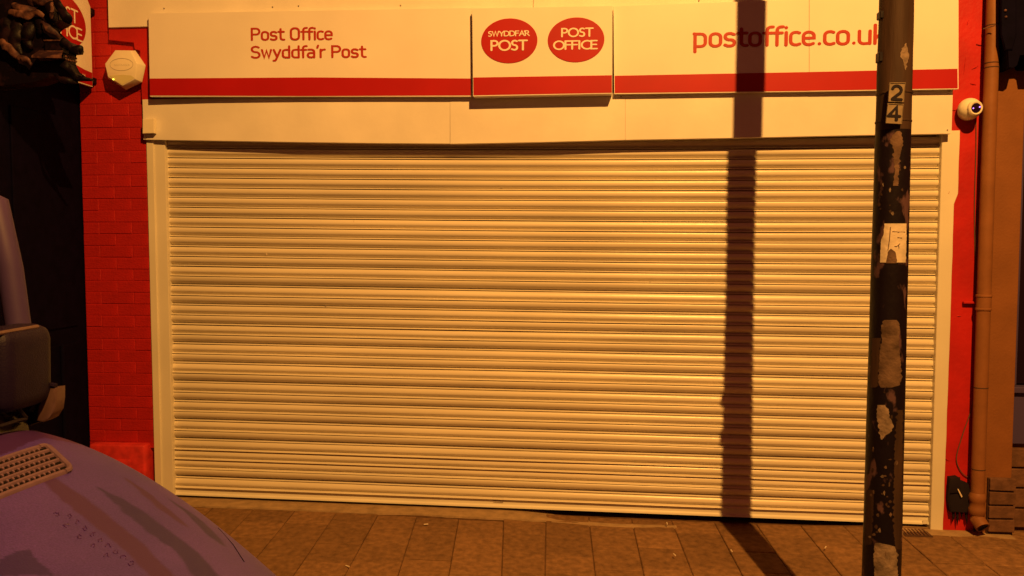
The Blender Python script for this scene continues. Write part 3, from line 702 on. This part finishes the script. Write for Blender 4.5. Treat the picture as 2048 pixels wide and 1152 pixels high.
# ================================================================== LEFT NEIGHBOUR (BLACK RETURN WALL)
XN = -3.43
ln_ = thing('dark_shopfront', 'black painted side wall of the neighbouring shop at the left edge', 'building', (XN, -.5, base_z(-3.4)))
bm = NB(); box(bm, -6.0, XN, -1.45, .4, -.2, 4.6); obj('wall', bm, 'black', ln_)
for ya, yb, za, zb_ in ((-1.40, -.75, .12, 1.05), (-.68, -.10, .12, 1.05), (-1.40, -.75, 1.16, 2.55), (-.68, -.10, 1.16, 2.55)):
    bm = NB(); box(bm, XN, XN + .012, ya, yb, za, zb_, .004); obj('panel', bm, 'black', ln_)
bm = NB(); tube(bm, [(XN + .03, -.30, .25), (XN + .03, -.30, 1.05)], .014, 10); obj('pull_handle', bm, 'black', ln_)

# carved bracket over the dark wall
YB = -.90; YBACK = YB + .12
cb_ = thing('carved_bracket', 'ornate black carved cornice bracket with worn leaves at top left', 'bracket', atY(60, 170, YB))
sil = [(-60, -60), (60, -60), (98, -12), (118, 8), (130, 24), (144, 38), (145, 50), (136, 56), (122, 60), (118, 66), (126, 74), (140, 82), (150, 93), (163, 93), (169, 103), (167, 110), (157, 111), (150, 108), (152, 118), (153, 126), (151, 132), (158, 146), (170, 155), (188, 160), (186, 163), (160, 163), (128, 161), (98, 172), (-60, 190)]
bm = NB(); pxprism(bm, sil, YBACK, -.12, .006, 2); obj('body', bm, 'blackiron', cb_, True)
def leaf(pts, w, Y, m='blackiron', th=.5, name='acanthus_leaf'):
    """fat tapering carved leaf following pts (photograph points) on plane Y"""
    P = [atY(x, y, Y) for x, y in pts]; out = []; rad = []
    for i in range(len(P) - 1):
        a, b_, c, d = P[max(i-1, 0)], P[i], P[i+1], P[min(i+2, len(P)-1)]
        for k in range(6):
            t = k / 6; out.append(.5 * ((2*b_) + (-a + c)*t + (2*a - 5*b_ + 4*c - d)*t*t + (-a + 3*b_ - 3*c + d)*t**3))
    out.append(P[-1]); N = len(out)
    s = w / F * 4.9
    for i in range(N):
        t = i / (N - 1); rad.append(s * (.35 + .75 * math.sin(math.pi * min(1, t * .85 + .12)) ** .8) * (1 + .05 * math.sin(t * 17)))
    for i in range(N): out[i] = out[i] + Vector((0, -.03 * math.sin(math.pi * i / (N - 1)), 0))
    bm = NB(); tube(bm, out, rad, 12)
    for v in bm.verts: v.co.y = Y - .012 + (v.co.y - Y + .012) * .55
    for v in bm.verts: v.co += Vector((noise.noise(v.co * 22), noise.noise(v.co * 22 + Vector((5, 0, 0))), noise.noise(v.co * 22 + Vector((0, 7, 0))))) * .011
    return obj(name, bm, m, cb_, True)
leaf([(96, -20), (100, 8), (108, 28), (112, 42)], 8, YB - .012)
leaf([(112, 0), (124, 16), (136, 34), (142, 46)], 8, YB - .010)
leaf([(62, 6), (74, 0), (92, 2), (104, -4)], 9, YB - .02, 'worn')
leaf([(22, 24), (40, 30), (60, 32), (76, 27), (88, 34)], 6.5, YB - .02, 'worn')
leaf([(30, 12), (44, 20), (62, 20), (78, 10)], 7, YB - .008, 'worn')
leaf([(86, 46), (96, 52), (106, 62), (120, 72)], 4.5, YB - .03, 'worn')
leaf([(104, 36), (108, 22), (106, 6)], 3.5, YB - .03, 'worn')
leaf([(10, 42), (18, 62), (14, 84), (22, 104)], 12, YB - .0)
leaf([(34, 44), (38, 66), (34, 90), (42, 108)], 12, YB - .0)
leaf([(60, 44), (62, 64), (58, 82), (64, 96)], 11, YB - .0)
leaf([(78, 40), (84, 56), (80, 72)], 8, YB - .0)
leaf([(2, 82), (14, 92), (28, 104), (40, 118)], 7, YB - .03, 'worn')
leaf([(38, 116), (50, 118), (60, 124), (66, 130)], 6, YB - .035, 'worn')
leaf([(128, 82), (140, 92), (152, 102), (162, 98), (166, 102), (163, 107)], 7, YB - .02)
leaf([(118, 118), (130, 126), (140, 138), (150, 152), (158, 160)], 8, YB - .012)
leaf([(150, 155), (165, 158), (176, 160), (186, 161)], 3.6, YB - .02)
leaf([(110, 150), (126, 160), (140, 163), (158, 163)], 5, YB - .01)
bm = NB(); pxprism(bm, [(88, 80), (127, 80), (126, 104), (90, 104)], YB - .03, .05, .003); obj('ledge_block', bm, 'blackiron', cb_)
bm = NB(); a = [atY(x, y, YB - .034) for x, y in ((88, 81), (127, 81))]; tube(bm, a, .004, 6); obj('bead', bm, 'worn', cb_)
bm = NB(); top = [atY(78, 101, YB - .03), atY(126, 101, YB - .03)]; bot = [atY(63, 111, YB - .075), atY(123, 112, YB - .075)]; b3 = [atY(63, 115, YB - .075), atY(123, 116, YB - .075)]
grid(bm, [top, bot, b3, [b3[0] + Vector((0, .1, 0)), b3[1] + Vector((0, .1, 0))]]); obj('ledge', bm, 'worn', cb_)
for k in range(10):
    bm = NB(); bmesh.ops.create_uvsphere(bm, u_segments=8, v_segments=6, radius=.0065, matrix=Matrix.Translation(atY(132 + (k % 5) * 5, 113 + (k // 5) * 6 + (k % 5), YB - .010))); obj('bead', bm, 'worn', cb_)

# ================================================================== THE BLACK POLE
PXX, PYY = 1.2735, -1.8
zg = ground_z(PXX, PYY)
pl = thing('lamp_post', 'black flaking steel post numbered 24 standing on the pavement before the shutter', 'post', (PXX, PYY, zg))
def prad(z): return .0780 - .0046 * max(0, z) if z < 3.4 else .064
def shaft(z0, z1, m, nm='shaft', dr=0):
    bm = NB(); rows = []; n = 40
    for i in range(max(2, int((z1 - z0) / .03)) + 1):
        z = z0 + (z1 - z0) * i / max(2, int((z1 - z0) / .03)); row = []
        for k in range(n + 1):
            a = 2 * math.pi * (k % n) / n; r = prad(z) + dr + .0011 * noise.noise((math.cos(a) * 2, math.sin(a) * 2, z * 6)) + .0006 * noise.noise((math.cos(a) * 7, math.sin(a) * 7, z * 20))
            row.append((PXX + r * math.cos(a), PYY + r * math.sin(a), z))
        rows.append(row)
    grid(bm, rows); bmesh.ops.remove_doubles(bm, verts=bm.verts, dist=1e-5)
    return obj(nm, bm, m, pl, True)
zsp = atY(1780, 262, PYY).z
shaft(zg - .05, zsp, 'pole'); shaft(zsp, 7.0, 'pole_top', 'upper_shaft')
bm = NB(); lathe(bm, [(.085, 0), (.084, .02), (.075, .03)], (PXX, PYY, zg), 'z', 28); obj('base_collar', bm, 'pole', pl, True)
# front of the post as seen: a photograph point to angle and height on the shaft
def onpole(px, py, lift=0):
    p = atY(px, py, PYY); z = p.z
    for _ in range(3):
        r = prad(z) + lift; dvec = Vector((PXX - CAM.x, PYY - CAM.y)).normalized()
        d = ray(px, py); D2 = Vector((d.x, d.y)); O = Vector((CAM.x - PXX, CAM.y - PYY))
        A = D2.dot(D2); B = 2 * O.dot(D2); Cc = O.dot(O) - r * r; disc_ = B*B - 4*A*Cc
        if disc_ < 0:
            t = -B / (2*A); q = O + D2 * t; q = q.normalized() * r
            return Vector((PXX + q.x, PYY + q.y, CAM.z + d.z * t))
        t = (-B - math.sqrt(disc_)) / (2*A); z = CAM.z + d.z * t
    return CAM + d * t
def patch(rowsdef, m, name, lift=.0012, label=None, seed=0, jag=3.2, parent=None):
    """rowsdef: (y, x left, x right) outline rows read off the photograph, wrapped round the shaft"""
    bm = NB(); rows = []; ys = [r[0] for r in rowsdef]; y = ys[0]
    while y <= ys[-1] + .01:
        for i in range(len(rowsdef) - 1):
            if rowsdef[i][0] <= y <= rowsdef[i+1][0]: break
        a, b_ = rowsdef[i], rowsdef[i+1]; t = (y - a[0]) / (b_[0] - a[0])
        xl_ = a[1] + (b_[1] - a[1]) * t + jag * noise.noise((y * .16, seed, 0)) + jag * .5 * noise.noise((y * .6, seed, 0))
        xr_ = a[2] + (b_[2] - a[2]) * t + jag * noise.noise((y * .16, seed, 8)) + jag * .5 * noise.noise((y * .6, seed, 8))
        rows.append([onpole(xl_ + (xr_ - xl_) * k / 7, y, lift) for k in range(8)]); y += 1.5
    grid(bm, rows); return obj(name, bm, m, parent or pl, True, label)
pp = patch([(447, 1769, 1813), (470, 1767, 1813), (480, 1762, 1813), (500, 1761, 1812.5), (526, 1760, 1811.5)], 'poster', 'torn_poster', .0018, 'torn pale paper notice with faint print', 1, 1.0)
patch([(498, 1780, 1783), (504, 1776, 1791), (520, 1773, 1794), (527, 1772, 1793)], 'paste', 'torn_patch', .0026, None, 2, 1.0, pp)
for q in ([(1781, 454), (1779, 480), (1776, 500)], [(1789, 492), (1793, 493), (1797, 490), (1800, 487)], [(1797, 490), (1798, 496)], [(1785, 463), (1797, 464), (1810, 464)], [(1795, 475), (1804, 476)]):
    bm = NB(); tube(bm, [onpole(x, y, .0024) for x, y in q], .0014, 5); obj('faint_print', bm, 'ink', pp)
patch([(640, 1768, 1792), (645, 1764, 1798), (660, 1762, 1800), (680, 1764, 1798), (700, 1760, 1799), (730, 1758, 1802), (755, 1756, 1804), (770, 1758, 1800), (776, 1762, 1780)], 'paste', 'paper_residue', .0014, None, 3)
patch([(676, 1744, 1762), (700, 1743, 1760), (740, 1741, 1757), (770, 1740, 1756), (776, 1742, 1750)], 'pole_top', 'paper_residue', .0012, None, 13)
patch([(810, 1756, 1768), (818, 1753, 1777), (835, 1754, 1780), (850, 1756, 1787), (862, 1758, 1784), (872, 1760, 1770), (880, 1761, 1765)], 'paste2', 'paper_residue', .0014, None, 4)
patch([(1086, 1750, 1760), (1093, 1749, 1790), (1110, 1747, 1796), (1130, 1748, 1794), (1165, 1750, 1798)], 'paste2', 'paper_residue', .0014, None, 5)
patch([(820, 1794, 1806), (900, 1789, 1806), (960, 1788, 1805), (1040, 1786, 1804), (1100, 1790, 1802)], 'pole_top', 'scuffed_strip', .0010, None, 6, 5)
patch([(980, 1733, 1748), (1040, 1731, 1746), (1090, 1730, 1742)], 'pole_top', 'scuffed_strip', .0010, None, 16, 4)
patch([(86, 1811, 1812), (96, 1806, 1815), (104, 1801, 1817), (112, 1800, 1818), (120, 1806, 1816), (134, 1809, 1813), (140, 1810, 1811)], 'paste2', 'paper_residue', .0014, None, 7)
patch([(262, 1794, 1800), (272, 1784, 1805), (284, 1780, 1806), (300, 1788, 1803), (312, 1786, 1800), (340, 1790, 1798), (372, 1786, 1796)], 'paste', 'paper_residue', .0014, None, 8, 4)
rf = random.Random(11)
for k in range(46):      # small flakes where paint and old bills have come away
    py = rf.choice((rf.uniform(330, 445), rf.uniform(780, 1140), rf.uniform(880, 1080))); u = rf.uniform(.12, .95)
    xl_, xr_ = 1762 - (py / 1152) * 33, 1821 - (py / 1152) * 20; px = xl_ + (xr_ - xl_) * u; h_ = rf.uniform(3, 11); w_ = rf.uniform(1.5, 5)
    patch([(py, px - .5, px + .5), (py + h_ * .4, px - w_, px + w_ * .6), (py + h_, px - .8, px + 1)], rf.choice(('paste', 'pole_top', 'pole_top', 'paste2')), 'paint_flake', .0012, None, k + 30, 1.6)
# numbered plates
def plate(corners, ch, bl, br, cap, name='number_plate'):
    YP = PYY - prad(2) - .012
    bm = NB(); prism(bm, [atY(x, y, YP) for x, y in corners], (0, .004, 0), .002); o = obj(name, bm, 'plate', pl)
    bm = NB(); c4 = [atY(x, y, YP - .001) for x, y in corners]; cc = sum(c4, Vector()) / 4; c4 = [cc + (p - cc) * .94 for p in c4]
    tube(bm, c4 + [c4[0]], .0018, 5); obj('rim', bm, 'plate', o)
    lettering('numeral', ch, DG, wallmap(*bl, *br, cap, ch, DG, YP - .0012), .19, 'rubber', o)
plate([(1779, 165), (1812, 165), (1808, 205), (1776, 204)], '2', (1784.5, 198), (1802, 199), 27)
plate([(1775.5, 206), (1808, 208), (1804, 249), (1771, 247)], '4', (1777, 239), (1797, 240), 26)
for py, px, w_ in ((30, 1762, 6), (114, 1760, 10)):
    bm = NB(); p = onpole(px + 2, py, 0); box(bm, p.x - .012, p.x + .006, p.y - .01, p.y + .03, p.z - .008 - w_*.0012, p.z + .008 + w_*.0012, .003); obj('strap_buckle', bm, 'pole', pl)
for py in (188, 244):
    z = atY(1790, py, PYY).z; bm = NB(); lathe(bm, [(prad(z) + .0005, -.004), (prad(z) + .0022, -.003), (prad(z) + .0022, .003), (prad(z) + .0005, .004)], (PXX, PYY, z), 'z', 36); obj('strap', bm, 'pole_top', pl, True)

# ================================================================== THE VAN
VX, VYC = -1.83, -3.6
van = thing('parked_van', 'dusty blue grey van bonnet and windscreen corner in the left foreground', 'van', (VX, VYC, ground_z(VX, -2.5) - .12))
ZCUT = .62
def bz(x, y):
    s = max(0, (x - VX) / 1.5); t = abs(y - VYC) / .9
    return 1.126 - .5 * s ** 1.2 - .055 * t ** 8.567 - .8 * s * s * t * t
def onbonnet(px, py, lift=.0015):
    d = ray(px, py); k = 1.0
    while k < 5:
        p = CAM + d * k
        if p.z < bz(p.x, p.y): break
        k += .004
    return Vector((p.x, p.y, bz(p.x, p.y) + lift))
bm = NB(); NA, NR = 300, 170; rows = []; edge = []
for a in range(NA + 1):
    ph = -math.pi/2 + math.pi * a / NA; c, s_ = math.cos(ph), math.sin(ph); r = .02
    while True:
        x, y = VX + c * r, VYC + s_ * r
        if abs(y - VYC) > .90 or bz(x, y) < ZCUT or r > 1.7: break
        r += .004
    r -= .004; row = []
    for k in range(NR + 1):
        q = r * (k / NR) ** .85; x, y = VX + c * q, VYC + s_ * q; row.append(Vector((x, y, bz(x, y))))
    rows.append(row); edge.append(row[-1].copy())
grid(bm, rows); bmesh.ops.remove_doubles(bm, verts=bm.verts, dist=1e-4)
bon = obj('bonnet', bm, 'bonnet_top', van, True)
def curve2(pts):
    out = []
    for i in range(len(pts) - 1):
        a, b_, c, d = pts[max(i-1, 0)], pts[i], pts[i+1], pts[min(i+2, len(pts)-1)]
        for k in range(4):
            t = k / 4; out.append([.5 * (2*b_[j] + (c[j]-a[j])*t + (2*a[j] - 5*b_[j] + 4*c[j] - d[j])*t*t + (3*b_[j] - a[j] - 3*c[j] + d[j])*t**3) for j in range(3)])
    out.append(list(pts[-1])); res = []
    for x, y, h in out:
        p = onbonnet(x, y); q = onbonnet(x + max(h, 1) * .7, y - max(h, 1) * .7); res.append((p.x, p.y, (q - p).length))
    return res
MARKS = [  # dark crease reflections painted into the bonnet colour; (path, depth of blue, soft edge)
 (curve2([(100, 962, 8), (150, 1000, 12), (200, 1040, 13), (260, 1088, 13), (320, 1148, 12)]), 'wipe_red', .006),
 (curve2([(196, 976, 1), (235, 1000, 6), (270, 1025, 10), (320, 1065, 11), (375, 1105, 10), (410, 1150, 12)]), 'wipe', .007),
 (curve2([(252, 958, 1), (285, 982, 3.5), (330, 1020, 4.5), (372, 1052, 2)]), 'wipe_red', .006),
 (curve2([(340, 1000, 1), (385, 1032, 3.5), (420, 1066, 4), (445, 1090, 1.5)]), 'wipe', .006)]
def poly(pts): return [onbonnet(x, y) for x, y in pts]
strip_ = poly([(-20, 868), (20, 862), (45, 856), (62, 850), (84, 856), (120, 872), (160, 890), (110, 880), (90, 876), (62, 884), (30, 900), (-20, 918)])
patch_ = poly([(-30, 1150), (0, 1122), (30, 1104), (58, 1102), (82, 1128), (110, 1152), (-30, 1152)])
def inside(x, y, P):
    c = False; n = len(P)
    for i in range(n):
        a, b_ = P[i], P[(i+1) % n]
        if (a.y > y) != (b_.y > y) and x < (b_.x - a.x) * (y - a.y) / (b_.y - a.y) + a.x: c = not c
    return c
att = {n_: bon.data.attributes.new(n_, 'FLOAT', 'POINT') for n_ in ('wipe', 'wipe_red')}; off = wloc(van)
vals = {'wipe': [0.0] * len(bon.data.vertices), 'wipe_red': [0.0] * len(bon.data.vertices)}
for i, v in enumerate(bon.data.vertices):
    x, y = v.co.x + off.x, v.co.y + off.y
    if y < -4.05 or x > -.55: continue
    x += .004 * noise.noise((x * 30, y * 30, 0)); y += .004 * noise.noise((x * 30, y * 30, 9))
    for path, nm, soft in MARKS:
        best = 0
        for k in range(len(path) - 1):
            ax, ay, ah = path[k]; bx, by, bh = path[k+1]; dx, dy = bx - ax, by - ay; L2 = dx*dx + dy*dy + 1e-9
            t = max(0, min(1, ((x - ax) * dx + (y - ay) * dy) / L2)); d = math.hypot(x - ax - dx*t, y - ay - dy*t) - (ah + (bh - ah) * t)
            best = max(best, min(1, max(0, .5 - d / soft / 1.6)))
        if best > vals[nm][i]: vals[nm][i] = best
    if inside(x, y, strip_): vals['wipe_red'][i] = 1.0  # reflection along the far edge, painted in reddish
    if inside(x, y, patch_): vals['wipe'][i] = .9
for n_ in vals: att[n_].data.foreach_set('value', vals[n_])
zroad = ground_z(VX, -2.5) - .12
bm = NB(); rows = []
for e in edge:
    o = Vector((e.x - VX, e.y - VYC, 0)).normalized()
    rows.append([e, e + o * .02 + Vector((0, 0, -.05)), e + o * .035 + Vector((0, 0, -.12)), Vector((e.x, e.y, 0)) + o * .06 + Vector((0, 0, .42)), Vector((e.x, e.y, 0)) + o * .07 + Vector((0, 0, .38))])
grid(bm, rows); obj('front_wing', bm, 'bonnet', van, True)
bm = NB(); rows = []
for e in edge:
    o = Vector((e.x - VX, e.y - VYC, 0)).normalized(); q = Vector((e.x, e.y, 0))
    rows.append([q + o * .06 + Vector((0, 0, .40)), q + o * .09 + Vector((0, 0, .38)), q + o * .09 + Vector((0, 0, .12)), q + o * .05 + Vector((0, 0, .08))])
grid(bm, rows); obj('bumper', bm, 'housing', van, True)
for k in (80, 220):
    e = edge[k]; o = Vector((e.x - VX, e.y - VYC, 0)).normalized(); bm = NB()
    bmesh.ops.create_uvsphere(bm, u_segments=20, v_segments=12, radius=1, matrix=Matrix.Translation(e + o * .02 + Vector((0, 0, -.08))) @ Matrix.Rotation(math.atan2(o.y, o.x), 4, 'Z') @ Matrix.Diagonal((.04, .15, .08, 1))); obj('headlight', bm, 'lampglass', van, True)
# cab behind the bonnet
HW = .90; XT, ZT = -2.07, 1.905
def sec(x, z0, z1, hw0, hw1):     # half hoop, rounded at the roof
    out = [(x, VYC - hw0, z0), (x, VYC - hw0 * 1.01, (z0 + z1) / 2 - .1)]
    for k in range(7):
        a = R(180 - 90 * k / 6); out.append((x, VYC - hw1 + .16 + .16 * math.cos(a), z1 - .16 + .16 * math.sin(a)))
    return out + [(p[0], 2 * VYC - p[1], p[2]) for p in out[::-1]]
bm = NB(); grid(bm, [sec(-2.10, .3, 1.935, .94, .97), sec(-2.3, .3, 1.965, .94, .97), sec(-4.6, .3, 1.97, .94, .97)]); body = obj('body', bm, 'bonnet', van, True)
bm = NB(); box(bm, -2.2, -1.84, VYC - .93, VYC + .93, .3, 1.085, .03, 2); obj('scuttle', bm, 'bonnet', van, True)
for sgn in (1, -1):
    bm = NB(); A0 = Vector((-1.95, VYC + sgn * .985, 1.09)); A1 = Vector((-2.065, VYC + sgn * 1.02, 1.86)) if sgn > 0 else Vector((-2.065, VYC - .93, 1.86))
    tube(bm, [A0, A0.lerp(A1, .3) + Vector((.015, .004, 0)), A0.lerp(A1, .7) + Vector((.015, .004, 0)), A1, A1 + Vector((-.07, -.03 * sgn, .045))], [.04, .04, .042, .042, .03], 14); obj('windscreen_pillar', bm, 'bonnet', van, True)
bm = NB(); rows = []
for u in range(9):
    y = VYC - .87 + 1.74 * u / 8; bow = .07 * (1 - ((u - 4) / 4) ** 2)
    rows.append([(-1.85 + bow, y, 1.06), (-1.96 + bow, y * 1.0, 1.48), (-2.10 + bow, VYC + (y - VYC) * 1.05, 1.90)])
grid(bm, rows); obj('windscreen', bm, 'glass', van, True)
for sgn in (1, -1):
    bm = NB(); box(bm, -3.1, -2.15, VYC + sgn * .955 - .004, VYC + sgn * .955 + .004, 1.15, 1.70, .003); obj('side_window', bm, 'glass', van)
    for wx in (-1.45, -4.1):
        c = Vector((wx, VYC + sgn * .80, zroad + .31)); bm = NB(); lathe(bm, [(.2, -.09), (.30, -.09), (.325, -.06), (.325, .06), (.30, .09), (.2, .09)], c, 'y', 28); wh = obj('wheel', bm, 'rubber', van, True)
        bm = NB(); lathe(bm, [(.02, -.085), (.2, -.08), (.2, .08), (.02, .085)], c, 'y', 20); obj('rim', bm, 'steel', wh)
# wipers
for q in ([(-20, 762), (20, 798), (52, 836)], [(-20, 858), (10, 850), (34, 842), (52, 838)]):
    P = [atX(x, y, -1.80) for x, y in q]; bm = NB(); tube(bm, P, .007, 6); obj('wiper', bm, 'rubber', van)
# reddish strip behind the vent and long dark streaks: reflections painted as colour
def decal(sides, m, nm, lift=.0012):
    bm = NB(); rows = []
    for (a, b_) in sides: rows.append([onbonnet(a[0] + (b_[0] - a[0]) * k / 6, a[1] + (b_[1] - a[1]) * k / 6, lift) for k in range(7)])
    grid(bm, rows); return obj(nm, bm, m, van, True)
def streak(pts, nm='wiped_streak', m='clean', jag=2):
    """pts: (x, y, half width) along the streak"""
    out = []
    for i in range(len(pts) - 1):
        a, b_, c, d = pts[max(i-1, 0)], pts[i], pts[i+1], pts[min(i+2, len(pts)-1)]
        for k in range(8):
            t = k / 8; out.append([.5 * (2*b_[j] + (c[j]-a[j])*t + (2*a[j] - 5*b_[j] + 4*c[j] - d[j])*t*t + (3*b_[j] - a[j] - 3*c[j] + d[j])*t**3) for j in range(3)])
    out.append(list(pts[-1])); sides = []
    for i, (x, y, h) in enumerate(out):
        a = out[max(0, i-1)]; b_ = out[min(len(out)-1, i+1)]; d = Vector((b_[0]-a[0], b_[1]-a[1])).normalized(); n_ = Vector((-d.y, d.x))
        h2 = h + (jag * noise.noise((x * .05, y * .05, h)) if h > 2 else 0)
        sides.append(((x - n_.x*h, y - n_.y*h), (x + n_.x*h2, y + n_.y*h2)))
    return decal(sides, m, nm)
# finger marks in the dust, too faint to read
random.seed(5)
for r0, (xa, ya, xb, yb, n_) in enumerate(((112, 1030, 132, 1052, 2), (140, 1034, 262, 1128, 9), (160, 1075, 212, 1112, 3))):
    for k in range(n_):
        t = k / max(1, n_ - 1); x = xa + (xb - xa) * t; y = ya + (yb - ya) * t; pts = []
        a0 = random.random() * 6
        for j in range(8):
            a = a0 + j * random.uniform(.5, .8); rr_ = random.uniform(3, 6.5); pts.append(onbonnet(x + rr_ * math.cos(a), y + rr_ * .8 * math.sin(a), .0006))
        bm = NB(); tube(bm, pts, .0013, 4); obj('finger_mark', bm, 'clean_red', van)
bm = NB(); tube(bm, [onbonnet(x, y, .0004) for x, y in ((318, 970), (360, 996), (400, 1024), (436, 1056), (466, 1090), (488, 1124))], .0016, 6); obj('panel_gap', bm, 'void', van)
bm = NB(); prism(bm, [atY(x, y, -2.70) for x, y in ((30, 812), (78, 800), (92, 812), (76, 846), (58, 852), (36, 846))], (0, .05, 0), .01, 2); obj('mirror_arm', bm, 'housing', mir if 'mir' in globals() else van, True)
# vent grille
def V(x, y, lift): return Vector((x, y, bz(x, y) + lift))
VR, VF = onbonnet(92, 893), onbonnet(136, 938)          # rear and front corners of the grille's kerbside end
VR0, VF0 = onbonnet(0, 924), onbonnet(0, 1003)
def vent_far(u): return VR.y + (VF.y - VR.y) * u
def vent_x(u): return (VR.x + VR0.x) / 2 + ((VF.x + VF0.x) / 2 - (VR.x + VR0.x) / 2) * u
vent = NB(); 
def strip(bm, u0, u1, ya, yb, l0, l1, n=24):
    rows = []
    for i in range(n + 1):
        t = i / n; r = []
        for (u, l) in ((u0, l0 - .008), (u0, l0), (u0 + .15*(u1-u0), l1), (u1 - .15*(u1-u0), l1), (u1, l0), (u1, l0 - .008)):
            e = ya(u) if callable(ya) else ya
            r.append(V(vent_x(u), e + (yb - e) * t, l))
        rows.append(r)
    grid(bm, rows)
bm = NB(); strip(bm, -.02, 1.02, lambda u: vent_far(u) - .004, -4.2, .001, .0015); base = obj('vent_grille', bm, 'void', van)
bm = NB(); strip(bm, -.05, .04, lambda u: vent_far(0) - .02, -4.2, .004, .009); obj('grille_bar', bm, 'ventplastic', base, True)
bm = NB(); strip(bm, .96, 1.05, lambda u: vent_far(1) - .02, -4.2, .004, .009); obj('grille_bar', bm, 'ventplastic', base, True)
for j in range(1, 5):
    u = j / 5; bm = NB(); strip(bm, u - .030, u + .030, lambda q: vent_far(q) - .012, -4.2, .003, .008); obj('grille_bar', bm, 'ventplastic', base, True)
bm = NB(); P = [V(vent_x(u), vent_far(u) + c_, .004) for u, c_ in ((-.01, -.035), (-.005, -.018), (.03, -.006), (.10, 0), (.3, 0), (.5, 0), (.7, 0), (.88, 0), (.96, -.006), (1.01, -.018), (1.015, -.035))]; tube(bm, P, .009, 8); obj('grille_bar', bm, 'ventplastic', base, True)
bm = NB()
for j in range(5):
    u0, u1 = j / 5 + .045, (j + 1) / 5 - .04
    for k in range(50):
        y = vent_far(u1) - .03 - k * .0215
        a = [V(vent_x(u0), y, .006), V(vent_x(u0 + .6*(u1-u0)), y - .008, .006), V(vent_x(u0 + .6*(u1-u0)), y - .0135, .006), V(vent_x(u0), y - .0095, .006)]
        b_ = [p + Vector((0, 0, -.006)) for p in a]; va = [bm.verts.new(p) for p in a]; vb = [bm.verts.new(p) for p in b_]
        bm.faces.new(va)
        for q in range(4): bm.faces.new((va[q], vb[q], vb[(q+1) % 4], va[(q+1) % 4]))
tag(obj('grille_fins', bm, 'ventplastic', base), kind='stuff')
# wing mirror on the kerb side
mc = atY(38, 750, -2.80)
bm = NB(); box(bm, mc.x - .08, mc.x + .07, mc.y - .15, mc.y + .095, mc.z - .105, mc.z + .165, .050, 5)
for v in bm.verts:
    k = max(0, (mc.z - v.co.z) / .19); v.co.y -= .02 * k * (1 if v.co.y > mc.y else 0)
mir = obj('wing_mirror', bm, 'housing', van, True)
bm = NB(); tube(bm, [Vector((mc.x + .045, mc.y - .16, mc.z + .153)), Vector((mc.x + .048, mc.y + .03, mc.z + .156))], .007, 8); obj('top_lip', bm, 'lampglass', mir, True)  # light on the mirror's top edge, added as a pale strip
bm = NB(); prism(bm, [atY(x, y, -2.74) for x, y in ((92, 778), (111, 776), (111, 800), (108, 822), (98, 838), (84, 845), (70, 842), (78, 812))], (0, .05, 0), .008, 2); obj('mirror_foot', bm, 'lampglass', mir, True)
bm = NB(); tube(bm, [atY(112, 772, -2.73), atY(95, 768, -2.73), atY(80, 790, -2.73), atY(60, 820, -2.74)], .010, 8); obj('mirror_stem', bm, 'housing', mir, True)
